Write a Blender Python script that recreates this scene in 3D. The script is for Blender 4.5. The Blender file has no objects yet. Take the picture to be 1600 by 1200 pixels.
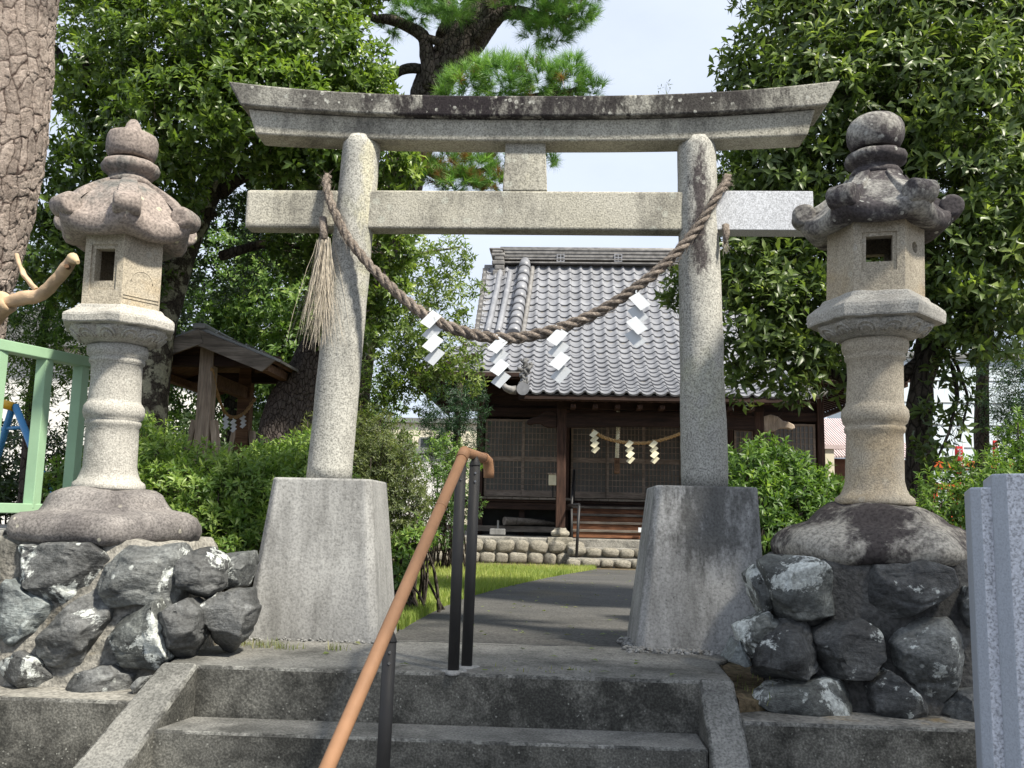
import bpy, bmesh, math, random
import numpy as np
from mathutils import Vector, Matrix, Euler

# ------------------------------------------------------------------ camera, sky, sun, exposure
SC = bpy.context.scene
COL = SC.collection
F, YAW, PITCH, ROLL, CZ = 1450.0, math.radians(2.9), math.radians(8.1), math.radians(1.3), 1.55
cam_data = bpy.data.cameras.new('camera'); cam = bpy.data.objects.new('camera', cam_data); COL.objects.link(cam)
cam_data.sensor_width = 36.0; cam_data.lens = F * 36.0 / 1600.0; cam_data.clip_start = 0.05; cam_data.clip_end = 3000
RM = Matrix.Rotation(YAW, 3, 'Z') @ Matrix.Rotation(math.pi / 2 + PITCH, 3, 'X') @ Matrix.Rotation(ROLL, 3, 'Z')
cam.matrix_world = Matrix.Translation((0, 0, CZ)) @ RM.to_4x4()
SC.camera = cam

SUN_EL, SUN_AZ = math.radians(52), math.radians(40)       # azimuth measured from +X towards -Y
sun_dir = Vector((math.cos(SUN_EL) * math.cos(SUN_AZ), -math.cos(SUN_EL) * math.sin(SUN_AZ), math.sin(SUN_EL)))
sl = bpy.data.lights.new('sun', 'SUN'); sl.energy = 4.4; sl.angle = math.radians(5.0); sl.color = (1.0, 0.93, 0.80)
so = bpy.data.objects.new('sun', sl); COL.objects.link(so)
so.rotation_euler = (-sun_dir).to_track_quat('-Z', 'Y').to_euler(); so.location = (30, -5, 40)

w = bpy.data.worlds.new('World'); SC.world = w; w.use_nodes = True
wn, wl = w.node_tree.nodes, w.node_tree.links
wn.clear()
wout = wn.new('ShaderNodeOutputWorld'); wbg = wn.new('ShaderNodeBackground')
sky = wn.new('ShaderNodeTexSky'); sky.sky_type = 'NISHITA'; sky.sun_disc = False
sky.sun_elevation = SUN_EL; sky.sun_rotation = math.radians(90) + SUN_AZ
wtc = wn.new('ShaderNodeTexCoord'); wmp = wn.new('ShaderNodeMapping'); wmp.inputs['Scale'].default_value = (1, 1, 2.2)
wns = wn.new('ShaderNodeTexNoise'); wns.inputs['Scale'].default_value = 2.2; wns.inputs['Detail'].default_value = 7; wns.inputs['Roughness'].default_value = .55
wrp = wn.new('ShaderNodeValToRGB'); wrp.color_ramp.elements[0].position = .25; wrp.color_ramp.elements[0].color = (.70, .70, .70, 1)
wrp.color_ramp.elements[1].position = .7; wrp.color_ramp.elements[1].color = (.97, .97, .97, 1)
wmx = wn.new('ShaderNodeMix'); wmx.data_type = 'RGBA'; wmx.inputs[7].default_value = (6.9, 7.6, 8.9, 1)   # thin bright cloud over the blue
wl.new(wtc.outputs['Generated'], wmp.inputs['Vector']); wl.new(wmp.outputs[0], wns.inputs['Vector'])
wl.new(wns.outputs['Fac'], wrp.inputs['Fac']); wl.new(wrp.outputs['Color'], wmx.inputs[0])
wl.new(sky.outputs[0], wmx.inputs[6]); wl.new(wmx.outputs[2], wbg.inputs['Color'])
wbg.inputs['Strength'].default_value = 0.067
wl.new(wbg.outputs[0], wout.inputs[0])
SC.view_settings.view_transform = 'Standard'; SC.view_settings.look = 'None'; SC.view_settings.gamma = 1
SC.view_settings.exposure = 1.0; SC.view_settings.use_curve_mapping = False
SC.render.engine = 'CYCLES'
SC.cycles.use_denoising = True
SC.cycles.max_bounces = 6; SC.cycles.diffuse_bounces = 3; SC.cycles.glossy_bounces = 2; SC.cycles.transmission_bounces = 3; SC.cycles.transparent_max_bounces = 4

# ------------------------------------------------------------------ helpers
def P(u, v, Y):                       # photograph pixel (1600x1200) at world depth Y
    d = RM @ Vector(((u - 800) / F, -(v - 600) / F, -1)); return Vector((0, 0, CZ)) + d * (Y / d.y)
def V3(p): return np.array(p, dtype=float)
def tag(o, label=None, cat=None, group=None, kind=None):
    if label: o['label'] = label
    if cat: o['category'] = cat
    if group: o['group'] = group
    if kind: o['kind'] = kind
    return o
def thing(name, loc, label=None, cat=None, group=None, kind=None):
    o = bpy.data.objects.new(name, None); COL.objects.link(o); o.location = loc; o.empty_display_size = .1
    return tag(o, label, cat, group, kind)
def base_of(parent):
    p = Vector((0, 0, 0))
    while parent is not None: p = p + parent.location; parent = parent.parent
    return np.array(p)
def link(name, me, parent=None):
    o = bpy.data.objects.new(name, me); COL.objects.link(o); o.parent = parent; return o
def from_arrays(name, verts, tris, mat, parent=None, smooth=False, attr=None):
    me = bpy.data.meshes.new(name); n = len(tris); k = tris.shape[1]
    me.vertices.add(len(verts)); me.vertices.foreach_set('co', (verts - base_of(parent)).astype(np.float32).ravel())
    me.loops.add(n * k); me.loops.foreach_set('vertex_index', tris.astype(np.int32).ravel())
    me.polygons.add(n); me.polygons.foreach_set('loop_start', np.arange(0, n * k, k, dtype=np.int32))
    try: me.polygons.foreach_set('loop_total', np.full(n, k, dtype=np.int32))
    except Exception: pass
    if smooth: me.polygons.foreach_set('use_smooth', np.ones(n, dtype=bool))
    me.materials.append(mat); me.update(calc_edges=True)
    if attr is not None:
        for key, val in attr.items():
            a = me.attributes.new(key, 'FLOAT', 'POINT'); a.data.foreach_set('value', val.astype(np.float32))
    return link(name, me, parent)
class MB:
    def __init__(s): s.v = []; s.f = []; s.sm = []; s.mi = []
    def add(s, vs, fs, smooth=False, mi=0):
        b = len(s.v); s.v += [tuple(map(float, p)) for p in vs]
        for f in fs: s.f.append([b + i for i in f]); s.sm.append(smooth); s.mi.append(mi)
        return s
    def box(s, lo, hi, M=None, mi=0):
        (a, b, c), (d, e, f) = lo, hi
        vs = [(a, b, c), (d, b, c), (d, e, c), (a, e, c), (a, b, f), (d, b, f), (d, e, f), (a, e, f)]
        if M is not None: vs = [M @ Vector(p) for p in vs]
        return s.add(vs, [(0, 3, 2, 1), (4, 5, 6, 7), (0, 1, 5, 4), (1, 2, 6, 5), (2, 3, 7, 6), (3, 0, 4, 7)], mi=mi)
    def beam(s, p, q, w, h, up=(0, 0, 1), mi=0):
        p, q = Vector(p), Vector(q); d = q - p; L = d.length; y = d.normalized(); x = y.cross(Vector(up)).normalized(); z = x.cross(y)
        M = Matrix.Translation(p) @ Matrix((x, y, z)).transposed().to_4x4()
        return s.box((-w / 2, 0, -h / 2), (w / 2, L, h / 2), M, mi)
    def hexa(s, q0, q1, mi=0):           # two quads, bottom and top (same winding seen from above, counter-clockwise)
        return s.add(list(q0) + list(q1), [(3, 2, 1, 0), (4, 5, 6, 7), (0, 1, 5, 4), (1, 2, 6, 5), (2, 3, 7, 6), (3, 0, 4, 7)], mi=mi)
    def prism(s, poly, a, b, axis='y', mi=0, cap=True):       # poly of 2D points extruded from a to b along the axis
        n = len(poly)
        def pt(p, t): return (p[0], t, p[1]) if axis == 'y' else ((t, p[0], p[1]) if axis == 'x' else (p[0], p[1], t))
        vs = [pt(p, a) for p in poly] + [pt(p, b) for p in poly]
        fs = [(i, (i + 1) % n, n + (i + 1) % n, n + i) for i in range(n)]
        if cap: fs += [tuple(range(n))[::-1], tuple(range(n, 2 * n))]
        return s.add(vs, fs, mi=mi)
    def tube(s, pts, rad, n=8, cap=True, smooth=True, mi=0):
        pts = [Vector(p) for p in pts]; m = len(pts)
        if not hasattr(rad, '__len__'): rad = [rad] * m
        t0 = (pts[1] - pts[0]).normalized(); nrm = t0.orthogonal().normalized(); vs = []
        for i in range(m):
            t = (pts[min(i + 1, m - 1)] - pts[max(i - 1, 0)]).normalized()
            nrm = (nrm - t * nrm.dot(t)).normalized(); bi = t.cross(nrm)
            for j in range(n):
                a = 2 * math.pi * j / n; vs.append(pts[i] + (nrm * math.cos(a) + bi * math.sin(a)) * rad[i])
        fs = [(i * n + j, i * n + (j + 1) % n, (i + 1) * n + (j + 1) % n, (i + 1) * n + j) for i in range(m - 1) for j in range(n)]
        s.add(vs, fs, smooth, mi)
        if cap:
            b = len(s.v) - len(vs)
            s.f += [[b + j for j in range(n)][::-1], [b + (m - 1) * n + j for j in range(n)]]; s.sm += [False, False]; s.mi += [mi, mi]
        return s
    def lathe(s, prof, c, n=32, smooth=True, phase=0, rfun=None, mi=0):   # prof: list of (r, z)
        vs = []
        for (r, z) in prof:
            for j in range(n):
                a = 2 * math.pi * j / n + phase; rr = r * (rfun(a, z) if rfun else 1)
                vs.append((c[0] + rr * math.cos(a), c[1] + rr * math.sin(a), c[2] + z))
        m = len(prof)
        fs = [(i * n + j, i * n + (j + 1) % n, (i + 1) * n + (j + 1) % n, (i + 1) * n + j) for i in range(m - 1) for j in range(n)]
        s.add(vs, fs, smooth, mi)
        b = len(s.v) - len(vs)
        s.f += [[b + j for j in range(n)][::-1], [b + (m - 1) * n + j for j in range(n)]]; s.sm += [False, False]; s.mi += [mi, mi]
        return s
    def build(s, name, mat, parent=None, bevel=0, seg=2, noise=0, nscale=6, bevmat=None, sub=0):
        me = bpy.data.meshes.new(name); vs = np.array(s.v)
        if noise: vs = vs + noise * np.stack([vnoise(vs * nscale, 7 + k) for k in range(3)], 1)
        me.from_pydata((vs - base_of(parent)).tolist(), [], s.f)
        me.polygons.foreach_set('use_smooth', s.sm); me.polygons.foreach_set('material_index', s.mi)
        for mm in (mat if isinstance(mat, (list, tuple)) else [mat]): me.materials.append(mm)
        me.update()
        o = link(name, me, parent)
        if sub:
            m = o.modifiers.new('s', 'SUBSURF'); m.subdivision_type = 'SIMPLE'; m.levels = m.render_levels = sub
        if bevel:
            m = o.modifiers.new('b', 'BEVEL'); m.width = bevel; m.segments = seg; m.limit_method = 'ANGLE'; m.angle_limit = math.radians(35)
            if bevmat is not None: m.material = bevmat
        return o
def vnoise(p, seed=0):                 # smooth value noise, about -1..1
    p = np.asarray(p, float); i = np.floor(p).astype(np.int64); f = p - i; f = f * f * (3 - 2 * f); out = np.zeros(len(p))
    def h(a, b, c):
        n = (a * 374761393 + b * 668265263 + c * 1274126177 + seed * 974634777) & 0x7fffffff
        n = ((n ^ (n >> 13)) * 1103515245 + 12345) & 0x7fffffff
        n = ((n ^ (n >> 11)) * 1274126177 + 977) & 0x7fffffff
        return (n & 0xffff) / 32767.5 - 1
    for dx in (0, 1):
        for dy in (0, 1):
            for dz in (0, 1):
                wgt = (f[:, 0] if dx else 1 - f[:, 0]) * (f[:, 1] if dy else 1 - f[:, 1]) * (f[:, 2] if dz else 1 - f[:, 2])
                out += wgt * h(i[:, 0] + dx, i[:, 1] + dy, i[:, 2] + dz)
    return out
def fbm(p, oct=4, seed=0):
    p = np.asarray(p, float); a, o = 1.0, np.zeros(len(p))
    for k in range(oct): o += a * vnoise(p * (2 ** k) + k * 17.3, seed + k); a *= .5
    return o
def spline(pts, n):                    # Catmull-Rom through points
    p = [np.array(q, float) for q in pts]; p = [2 * p[0] - p[1]] + p + [2 * p[-1] - p[-2]]; out = []
    m = len(p) - 3
    for k in range(n + 1):
        t = min(k * m / n, m - 1e-6); i = int(t); t -= i; a, b, c, d = p[i:i + 4]
        out.append(.5 * (2 * b + (c - a) * t + (2 * a - 5 * b + 4 * c - d) * t * t + (3 * b - a - 3 * c + d) * t ** 3))
    return np.array(out)

# ------------------------------------------------------------------ materials
class N:                               # small node graph writer
    def __init__(s, name):
        s.m = bpy.data.materials.new(name); s.m.use_nodes = True; s.t = s.m.node_tree; s.t.nodes.clear()
        s.out = s.t.nodes.new('ShaderNodeOutputMaterial'); s.b = s.t.nodes.new('ShaderNodeBsdfPrincipled')
        s.t.links.new(s.b.outputs[0], s.out.inputs[0])
    def n(s, typ, **kw):
        x = s.t.nodes.new(typ)
        for k, v in kw.items(): setattr(x, k, v)
        return x
    def l(s, a, b): s.t.links.new(a, b)
    def coord(s, scale=(1, 1, 1), kind='Object', rand=False, rot=(0, 0, 0)):
        c = s.n('ShaderNodeTexCoord'); m = s.n('ShaderNodeMapping'); m.inputs['Scale'].default_value = scale; m.inputs['Rotation'].default_value = rot
        s.l(c.outputs[kind], m.inputs['Vector'])
        if rand:
            o = s.n('ShaderNodeObjectInfo'); mu = s.n('ShaderNodeMath', operation='MULTIPLY'); mu.inputs[1].default_value = 37
            s.l(o.outputs['Random'], mu.inputs[0]); s.l(mu.outputs[0], m.inputs['Location'])
        return m.outputs[0]
    def noise(s, vec, scale, detail=4, rough=.55, dist=0):
        x = s.n('ShaderNodeTexNoise'); x.inputs['Scale'].default_value = scale; x.inputs['Detail'].default_value = detail
        x.inputs['Roughness'].default_value = rough; x.inputs['Distortion'].default_value = dist; s.l(vec, x.inputs['Vector']); return x.outputs['Fac']
    def voro(s, vec, scale, feature='F1', rnd=1):
        x = s.n('ShaderNodeTexVoronoi', feature=feature); x.inputs['Scale'].default_value = scale; x.inputs['Randomness'].default_value = rnd
        s.l(vec, x.inputs['Vector']); return x.outputs['Distance']
    def ramp(s, fac, stops):
        x = s.n('ShaderNodeValToRGB'); e = x.color_ramp.elements
        while len(e) < len(stops): e.new(.5)
        for k, (p, c) in enumerate(stops):
            e[k].position = p; e[k].color = (c, c, c, 1) if not hasattr(c, '__len__') else (*c, 1)
        s.l(fac, x.inputs['Fac']); return x.outputs['Color']
    def mix(s, fac, a, b, mode='MIX'):
        x = s.n('ShaderNodeMix', data_type='RGBA', blend_type=mode)
        for i, v in ((0, fac), (6, a), (7, b)):
            if hasattr(v, 'is_linked') or isinstance(v, bpy.types.NodeSocket): s.l(v, x.inputs[i])
            elif i == 0: x.inputs[0].default_value = v
            else: x.inputs[i].default_value = (v, v, v, 1) if not hasattr(v, '__len__') else (*v, 1)
        return x.outputs[2]
    def math(s, op, a, b=0.0):
        x = s.n('ShaderNodeMath', operation=op)
        for i, v in ((0, a), (1, b)):
            if isinstance(v, bpy.types.NodeSocket): s.l(v, x.inputs[i])
            else: x.inputs[i].default_value = v
        return x.outputs[0]
    def fin(s, col, rough=.8, bump=None, bstr=.3, bdist=.01, spec=.3, metal=0):
        if isinstance(col, bpy.types.NodeSocket): s.l(col, s.b.inputs['Base Color'])
        else: s.b.inputs['Base Color'].default_value = (*col, 1)
        if isinstance(rough, bpy.types.NodeSocket): s.l(rough, s.b.inputs['Roughness'])
        else: s.b.inputs['Roughness'].default_value = rough
        s.b.inputs['Specular IOR Level'].default_value = spec; s.b.inputs['Metallic'].default_value = metal
        if bump is not None:
            x = s.n('ShaderNodeBump'); x.inputs['Strength'].default_value = bstr; x.inputs['Distance'].default_value = bdist
            s.l(bump, x.inputs['Height']); s.l(x.outputs[0], s.b.inputs['Normal'])
        return s.m

def stone(name, c1, c2, grain=130, contrast=.5, dark=(.03, .028, .03), d_amt=.5, d_scale=2.5, streak=0, d_lo=.5, d_hi=.62,
          lich=(.5, .5, .46), l_amt=0, l_scale=9, l_th=.24, tint=None, t_th=.6, t_scale=1.7, bstr=.5, bdist=.006, rough=.9, off=0, sbright=1.35, bscale=2.2, sfreq=3, pits=0, blot=None):
    g = N(name); v = g.coord(); v0 = v
    if off: v0 = g.coord(); v0.node.inputs['Location'].default_value = (off, off * 1.7, off * .6)
    big = g.noise(v0, bscale, 6, .6); col = g.mix(g.ramp(big, [(.32, 0), (.68, 1)]), c1, c2)
    if tint is not None:
        tn = g.noise(v0, t_scale, 5, .6, .4); col = g.mix(g.ramp(tn, [(t_th, 0), (t_th + .12, .8)]), col, tint)
    fine = g.noise(v, grain, 2, .5); fr = g.ramp(fine, [(.34, 1 - contrast * .9), (.5, 1.0), (.68, 1 + (sbright - 1) * .8)])
    fine2 = g.noise(v, grain * .42, 3, .6); fr2 = g.ramp(fine2, [(.34, 1 - contrast * .28), (.55, 1.0), (.7, 1.06)])
    if d_amt:
        vs = g.coord((1, 1, .16)) if streak else v0
        if streak and off: vs.node.inputs['Location'].default_value = (off, off * 1.7, off * .6)
        dn = g.noise(vs, d_scale * (sfreq if streak else 1), 8, .68, .3)
        if streak:
            dn2 = g.noise(v0, d_scale, 5, .6); dn = g.math('ADD', g.math('MULTIPLY', dn, .5), g.math('MULTIPLY', dn2, .5))
        brk = g.noise(v, 38, 4, .7); dn = g.math('ADD', g.math('MULTIPLY', dn, .86), g.math('MULTIPLY', brk, .14))
        col = g.mix(g.ramp(dn, [(d_lo, 0), (d_hi, d_amt)]), col, dark)
    for blot in (blot or ()):          # single stains and one painted sunlit patch with their own outline: centre x, half width, z range, colour, strength
        sx_ = g.n('ShaderNodeSeparateXYZ'); wv_ = g.coord((1, 1, .45)); wr_ = g.coord(); nz_ = g.n('ShaderNodeTexNoise'); nz_.inputs['Scale'].default_value = 16; nz_.inputs['Detail'].default_value = 6; g.l(wv_, nz_.inputs['Vector']); g.l(wr_, sx_.inputs[0])
        dx_ = g.math('DIVIDE', g.math('ABSOLUTE', g.math('SUBTRACT', sx_.outputs[0], blot[0])), blot[1]); zm_ = (blot[2] + blot[3]) / 2; dz_ = g.math('DIVIDE', g.math('ABSOLUTE', g.math('SUBTRACT', sx_.outputs[2], zm_)), (blot[3] - blot[2]) / 2)
        rr_ = g.math('ADD', g.math('POWER', g.math('ADD', g.math('POWER', dx_, 2.0), g.math('POWER', dz_, 4.0)), .5), g.math('MULTIPLY', g.math('SUBTRACT', nz_.outputs['Fac'], .5), 2.6))
        fz_ = g.noise(wv_, 60, 5, .7); rr_ = g.math('ADD', rr_, g.math('MULTIPLY', g.math('SUBTRACT', fz_, .5), 1.8)); col = g.mix(g.ramp(rr_, [(.35, blot[5]), (1.0, 0)]), col, blot[4])
    if pits: col = g.mix(g.ramp(g.voro(v, pits), [(.05, .75), (.10, 0)]), col, (.07, .07, .068))
    if l_amt:
        wv = g.voro(v0, l_scale); wn_ = g.noise(v0, l_scale * 2.2, 4, .6)
        lv = g.math('ADD', wv, g.math('MULTIPLY', g.math('SUBTRACT', wn_, .5), .35)); sel = g.noise(v0, l_scale * .3, 3, .5)
        lm = g.math('MULTIPLY', g.ramp(lv, [(l_th - .03, 1), (l_th, 0)]), g.ramp(sel, [(.5, 0), (.56, 1)]))
        col = g.mix(g.math('MULTIPLY', lm, l_amt), col, lich)
    col = g.mix(1.0, col, fr, 'MULTIPLY'); col = g.mix(1.0, col, fr2, 'MULTIPLY')
    med = g.noise(v, 22, 5, .6); bh = g.math('ADD', g.math('MULTIPLY', fine, .45), g.math('ADD', g.math('MULTIPLY', med, .7), g.math('MULTIPLY', fine2, .6)))
    return g.fin(col, rough, bh, bstr, bdist, .25)
def plain(name, c, rough=.6, var=.15, scale=8, spec=.3, metal=0, bump=.1, dirt_shade=None, d_th=.55, streak=False):
    g = N(name); v = g.coord((1, 1, .2) if streak else (1, 1, 1)); n = g.noise(v, scale, 6, .6)
    lo = tuple(x * (1 - var) for x in c); hi = tuple(min(1, x * (1 + var)) for x in c)
    col = g.mix(g.ramp(n, [(.35, 0), (.65, 1)]), lo, hi)
    if dirt_shade is not None: col = g.mix(g.ramp(g.noise(v, scale * .6, 7, .7, .4), [(d_th, 0), (d_th + .18, .75)]), col, dirt_shade)
    return g.fin(col, rough, g.noise(v, scale * 9, 4), bump, .004, spec, metal)
def wood(name, c1, c2, axis=0, scale=6, rough=.75, bstr=.4):
    g = N(name); sc = [1, 1, 1]; sc[axis] = .07; sc = tuple(x * scale for x in sc); v = g.coord(sc)
    n1 = g.noise(v, 3, 6, .65, .8); n2 = g.noise(v, 14, 3, .6); n3 = g.noise(g.coord(), 2.2, 5, .6)
    col = g.mix(g.ramp(n1, [(.35, 0), (.62, 1)]), c1, c2)
    col = g.mix(1.0, col, g.ramp(n2, [(.35, .7), (.6, 1.1)]), 'MULTIPLY'); col = g.mix(1.0, col, g.ramp(n3, [(.3, .65), (.65, 1.15)]), 'MULTIPLY')
    return g.fin(col, rough, g.math('ADD', n1, n2), bstr, .004, .25)
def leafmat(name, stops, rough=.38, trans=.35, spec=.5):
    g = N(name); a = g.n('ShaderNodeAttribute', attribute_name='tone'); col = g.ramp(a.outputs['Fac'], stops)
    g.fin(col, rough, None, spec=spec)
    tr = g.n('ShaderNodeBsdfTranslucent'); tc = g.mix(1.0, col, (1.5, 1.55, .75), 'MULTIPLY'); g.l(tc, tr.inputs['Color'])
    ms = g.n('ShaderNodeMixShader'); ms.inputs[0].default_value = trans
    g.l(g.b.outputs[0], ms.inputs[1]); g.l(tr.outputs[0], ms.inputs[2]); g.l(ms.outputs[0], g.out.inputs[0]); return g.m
def barkmat(name, c1, c2, crack, scale=14, zs=.35, bstr=1.0, bdist=.03, lich=None):
    g = N(name); v = g.coord((1, 1, zs)); d = g.voro(v, scale, 'DISTANCE_TO_EDGE'); nz = g.noise(v, scale * 1.6, 5, .65)
    col = g.mix(g.ramp(g.noise(v, scale * .5, 5, .6), [(.3, 0), (.7, 1)]), c1, c2)
    col = g.mix(g.ramp(g.math('ADD', d, g.math('MULTIPLY', nz, .12)), [(.07, 1), (.17, 0)]), col, crack)
    if lich is not None: col = g.mix(g.ramp(g.noise(g.coord(), 9, 5, .65), [(.50, 0), (.57, .85)]), col, lich)
    col = g.mix(1.0, col, g.ramp(g.noise(g.coord(), 60, 4, .6), [(.3, .65), (.7, 1.25)]), 'MULTIPLY')
    return g.fin(col, .92, g.math('ADD', g.ramp(d, [(0, 0), (.18, 1)]), g.math('MULTIPLY', nz, .5)), bstr, bdist, .15)

M = {}
M['torii'] = stone('granite_torii', (.36, .345, .285), (.44, .425, .37), grain=120, contrast=.45, dark=(.11, .105, .095), d_amt=.7, d_scale=1.6, streak=1, d_lo=.49, d_hi=.6, l_amt=.35, l_scale=11, lich=(.46, .48, .42), tint=(.40, .36, .23), t_th=.60)
M['torii_top'] = stone('granite_torii_top', (.29, .285, .25), (.38, .37, .33), grain=120, contrast=.45, dark=(.10, .095, .09), d_amt=.8, d_scale=1.9, streak=1, d_lo=.47, d_hi=.58, l_amt=.9, l_scale=26, l_th=.28, lich=(.44, .44, .40), off=3.1, blot=[(-.34, .50, 2.60, 3.05, (.028, .023, .026), 1), (.22, .34, 2.62, 3.05, (.03, .026, .028), .9), (.95, .52, 2.64, 3.1, (.034, .03, .03), .85), (-.95, .4, 2.7, 2.95, (.06, .055, .052), .6)])
M['torii_pillar'] = stone('granite_pillar', (.34, .335, .305), (.42, .415, .38), grain=120, contrast=.5, dark=(.12, .12, .115), d_amt=.6, d_scale=1.8, streak=1, d_lo=.48, d_hi=.62, l_amt=.3, l_scale=14, tint=(.36, .36, .25), t_th=.56, off=1.3, blot=[(-.835, .045, 2.08, 2.62, (.46, .44, .33), .75)])  # the cream blot paints sunlight on the pillar's upper right side
M['torii_pillar_dark'] = stone('granite_pillar_stained', (.34, .335, .305), (.42, .415, .38), grain=120, contrast=.5, dark=(.12, .12, .115), d_amt=.6, d_scale=1.8, streak=1, d_lo=.5, d_hi=.66, l_amt=.4, l_scale=22, tint=(.36, .36, .28), t_th=.60, off=5.8, blot=[(.915, .055, 1.78, 2.58, (.045, .036, .040), .92)])
M['granite_new'] = stone('granite_new', (.47, .49, .53), (.52, .54, .58), grain=170, contrast=.35, d_amt=0, bstr=.15, rough=.8)
M['granite_cut'] = stone('granite_cut', (.50, .52, .57), (.55, .57, .62), grain=150, contrast=.5, d_amt=0, bstr=.35, rough=.75, sbright=1.25)
M['granite_smooth'] = stone('granite_smooth', (.34, .37, .42), (.37, .40, .45), grain=190, contrast=.15, d_amt=0, bstr=.05, rough=.55, sbright=1.1)
M['concrete'] = stone('concrete_block', (.27, .27, .265), (.36, .36, .35), grain=90, contrast=.28, dark=(.11, .11, .105), d_amt=.8, d_scale=1.6, streak=1, sfreq=9, d_lo=.44, d_hi=.62, l_amt=0, bstr=.45, off=2.2, sbright=1.15, pits=26)
M['concrete_stained'] = stone('concrete_block_stained', (.33, .33, .325), (.43, .43, .42), grain=90, contrast=.28, dark=(.11, .11, .105), d_amt=.8, d_scale=1.6, streak=1, sfreq=9, d_lo=.45, d_hi=.62, l_amt=0, bstr=.45, off=6.2, sbright=1.15, pits=26, blot=[(.93, .26, .36, .95, (.085, .084, .08), .8)])
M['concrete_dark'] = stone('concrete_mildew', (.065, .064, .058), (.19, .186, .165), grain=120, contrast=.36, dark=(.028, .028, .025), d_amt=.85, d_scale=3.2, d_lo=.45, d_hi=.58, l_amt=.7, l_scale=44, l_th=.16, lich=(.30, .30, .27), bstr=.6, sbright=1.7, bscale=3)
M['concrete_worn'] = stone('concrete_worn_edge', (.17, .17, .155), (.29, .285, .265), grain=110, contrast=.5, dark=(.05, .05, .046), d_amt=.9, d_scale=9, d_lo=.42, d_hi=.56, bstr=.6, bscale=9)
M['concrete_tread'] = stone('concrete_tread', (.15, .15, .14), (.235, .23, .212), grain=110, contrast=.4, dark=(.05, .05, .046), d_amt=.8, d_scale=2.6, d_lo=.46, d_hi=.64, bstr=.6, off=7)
M['lantern'] = stone('lantern_stone', (.35, .31, .24), (.43, .385, .31), grain=150, contrast=.36, dark=(.15, .13, .11), d_amt=.5, d_scale=2.6, streak=1, d_lo=.5, d_hi=.68, l_amt=.2, l_scale=14, tint=(.38, .30, .19), t_th=.57, off=4.4)
M['lantern_grey'] = stone('lantern_stone_grey', (.33, .32, .29), (.42, .405, .37), grain=150, contrast=.36, dark=(.13, .125, .115), d_amt=.6, d_scale=3, d_lo=.5, d_hi=.66, l_amt=.3, l_scale=14, off=6.1)
M['lantern_red'] = stone('lantern_stone_red', (.20, .168, .152), (.285, .243, .218), grain=85, contrast=.4, dark=(.10, .105, .10), d_amt=.85, d_scale=3.2, d_lo=.49, d_hi=.6, l_amt=.9, l_scale=13, l_th=.17, lich=(.42, .40, .30), off=1.9)
M['lantern_black'] = stone('lantern_stone_black', (.30, .29, .265), (.36, .35, .32), grain=85, contrast=.4, dark=(.055, .048, .052), d_amt=.96, d_scale=2.4, d_lo=.40, d_hi=.5, l_amt=.85, l_scale=20, l_th=.2, lich=(.34, .34, .32), off=8.3)
M['base_purple'] = stone('lantern_base_purple', (.17, .155, .147), (.23, .215, .205), grain=110, contrast=.4, dark=(.085, .078, .078), d_amt=.8, d_scale=3.4, d_lo=.45, d_hi=.6, l_amt=.8, l_scale=12, l_th=.13, lich=(.46, .44, .36), off=2.7)
M['base_black'] = stone('lantern_base_black', (.31, .29, .25), (.36, .34, .30), grain=75, contrast=.45, dark=(.04, .033, .034), d_amt=.95, d_scale=2.4, d_lo=.44, d_hi=.52, l_amt=.5, l_scale=24, l_th=.2, lich=(.34, .32, .28), off=9.6)
M['mortar'] = stone('mortar', (.19, .18, .16), (.30, .29, .26), grain=60, contrast=.35, dark=(.06, .06, .055), d_amt=.8, d_scale=3.4, d_lo=.47, d_hi=.62, tint=(.33, .22, .07), t_th=.63, t_scale=3, bstr=.9, bdist=.015)
M['mortar_dark'] = stone('mortar_dark', (.07, .07, .068), (.115, .113, .108), grain=60, contrast=.35, dark=(.03, .03, .03), d_amt=.8, d_scale=2.6, d_lo=.45, d_hi=.6, bstr=.9, bdist=.015, off=3)
def rockmat(name, cols, lich_th, white=(.52, .55, .53)):
    g = N(name); v = g.coord(rand=True); n = g.noise(v, 3.2, 7, .62, .8); col = g.ramp(n, [(.28, cols[0]), (.45, cols[1]), (.58, cols[2]), (.72, cols[3])])
    vs = g.coord((1, 1, 3.5), rand=True, rot=(.4, .5, .2)); st = g.noise(vs, 7, 6, .7, .6); col = g.mix(1.0, col, g.ramp(st, [(.3, .55), (.5, 1.0), (.7, 1.6)]), 'MULTIPLY')
    ln = g.noise(v, 4.5, 7, .72, .3); col = g.mix(g.ramp(ln, [(lich_th, 0), (lich_th + .03, .85)]), col, white)
    sp = g.voro(v, 17); sel = g.noise(v, 4, 2); sp = g.math('ADD', sp, g.math('MULTIPLY', g.math('SUBTRACT', g.noise(v, 40, 4, .6), .5), .22)); lm = g.math('MULTIPLY', g.ramp(sp, [(.13, 1), (.20, 0)]), g.ramp(sel, [(.57, 0), (.63, 1)])); col = g.mix(g.math('MULTIPLY', lm, .75), col, white)
    col = g.mix(1.0, col, g.ramp(g.noise(v, 75, 3, .6), [(.3, .6), (.7, 1.4)]), 'MULTIPLY')
    return g.fin(col, g.ramp(n, [(.3, .5), (.7, .8)]), g.math('ADD', g.math('MULTIPLY', st, .8), g.noise(v, 30, 5, .65)), .8, .012, .4)
M['rock_dark'] = rockmat('rock_dark', [(.024, .025, .026), (.055, .057, .057), (.10, .103, .103), (.20, .207, .20)], .585)
M['rock_grey'] = rockmat('rock_grey', [(.04, .042, .043), (.085, .09, .09), (.16, .168, .163), (.29, .30, .29)], .595)
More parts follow.
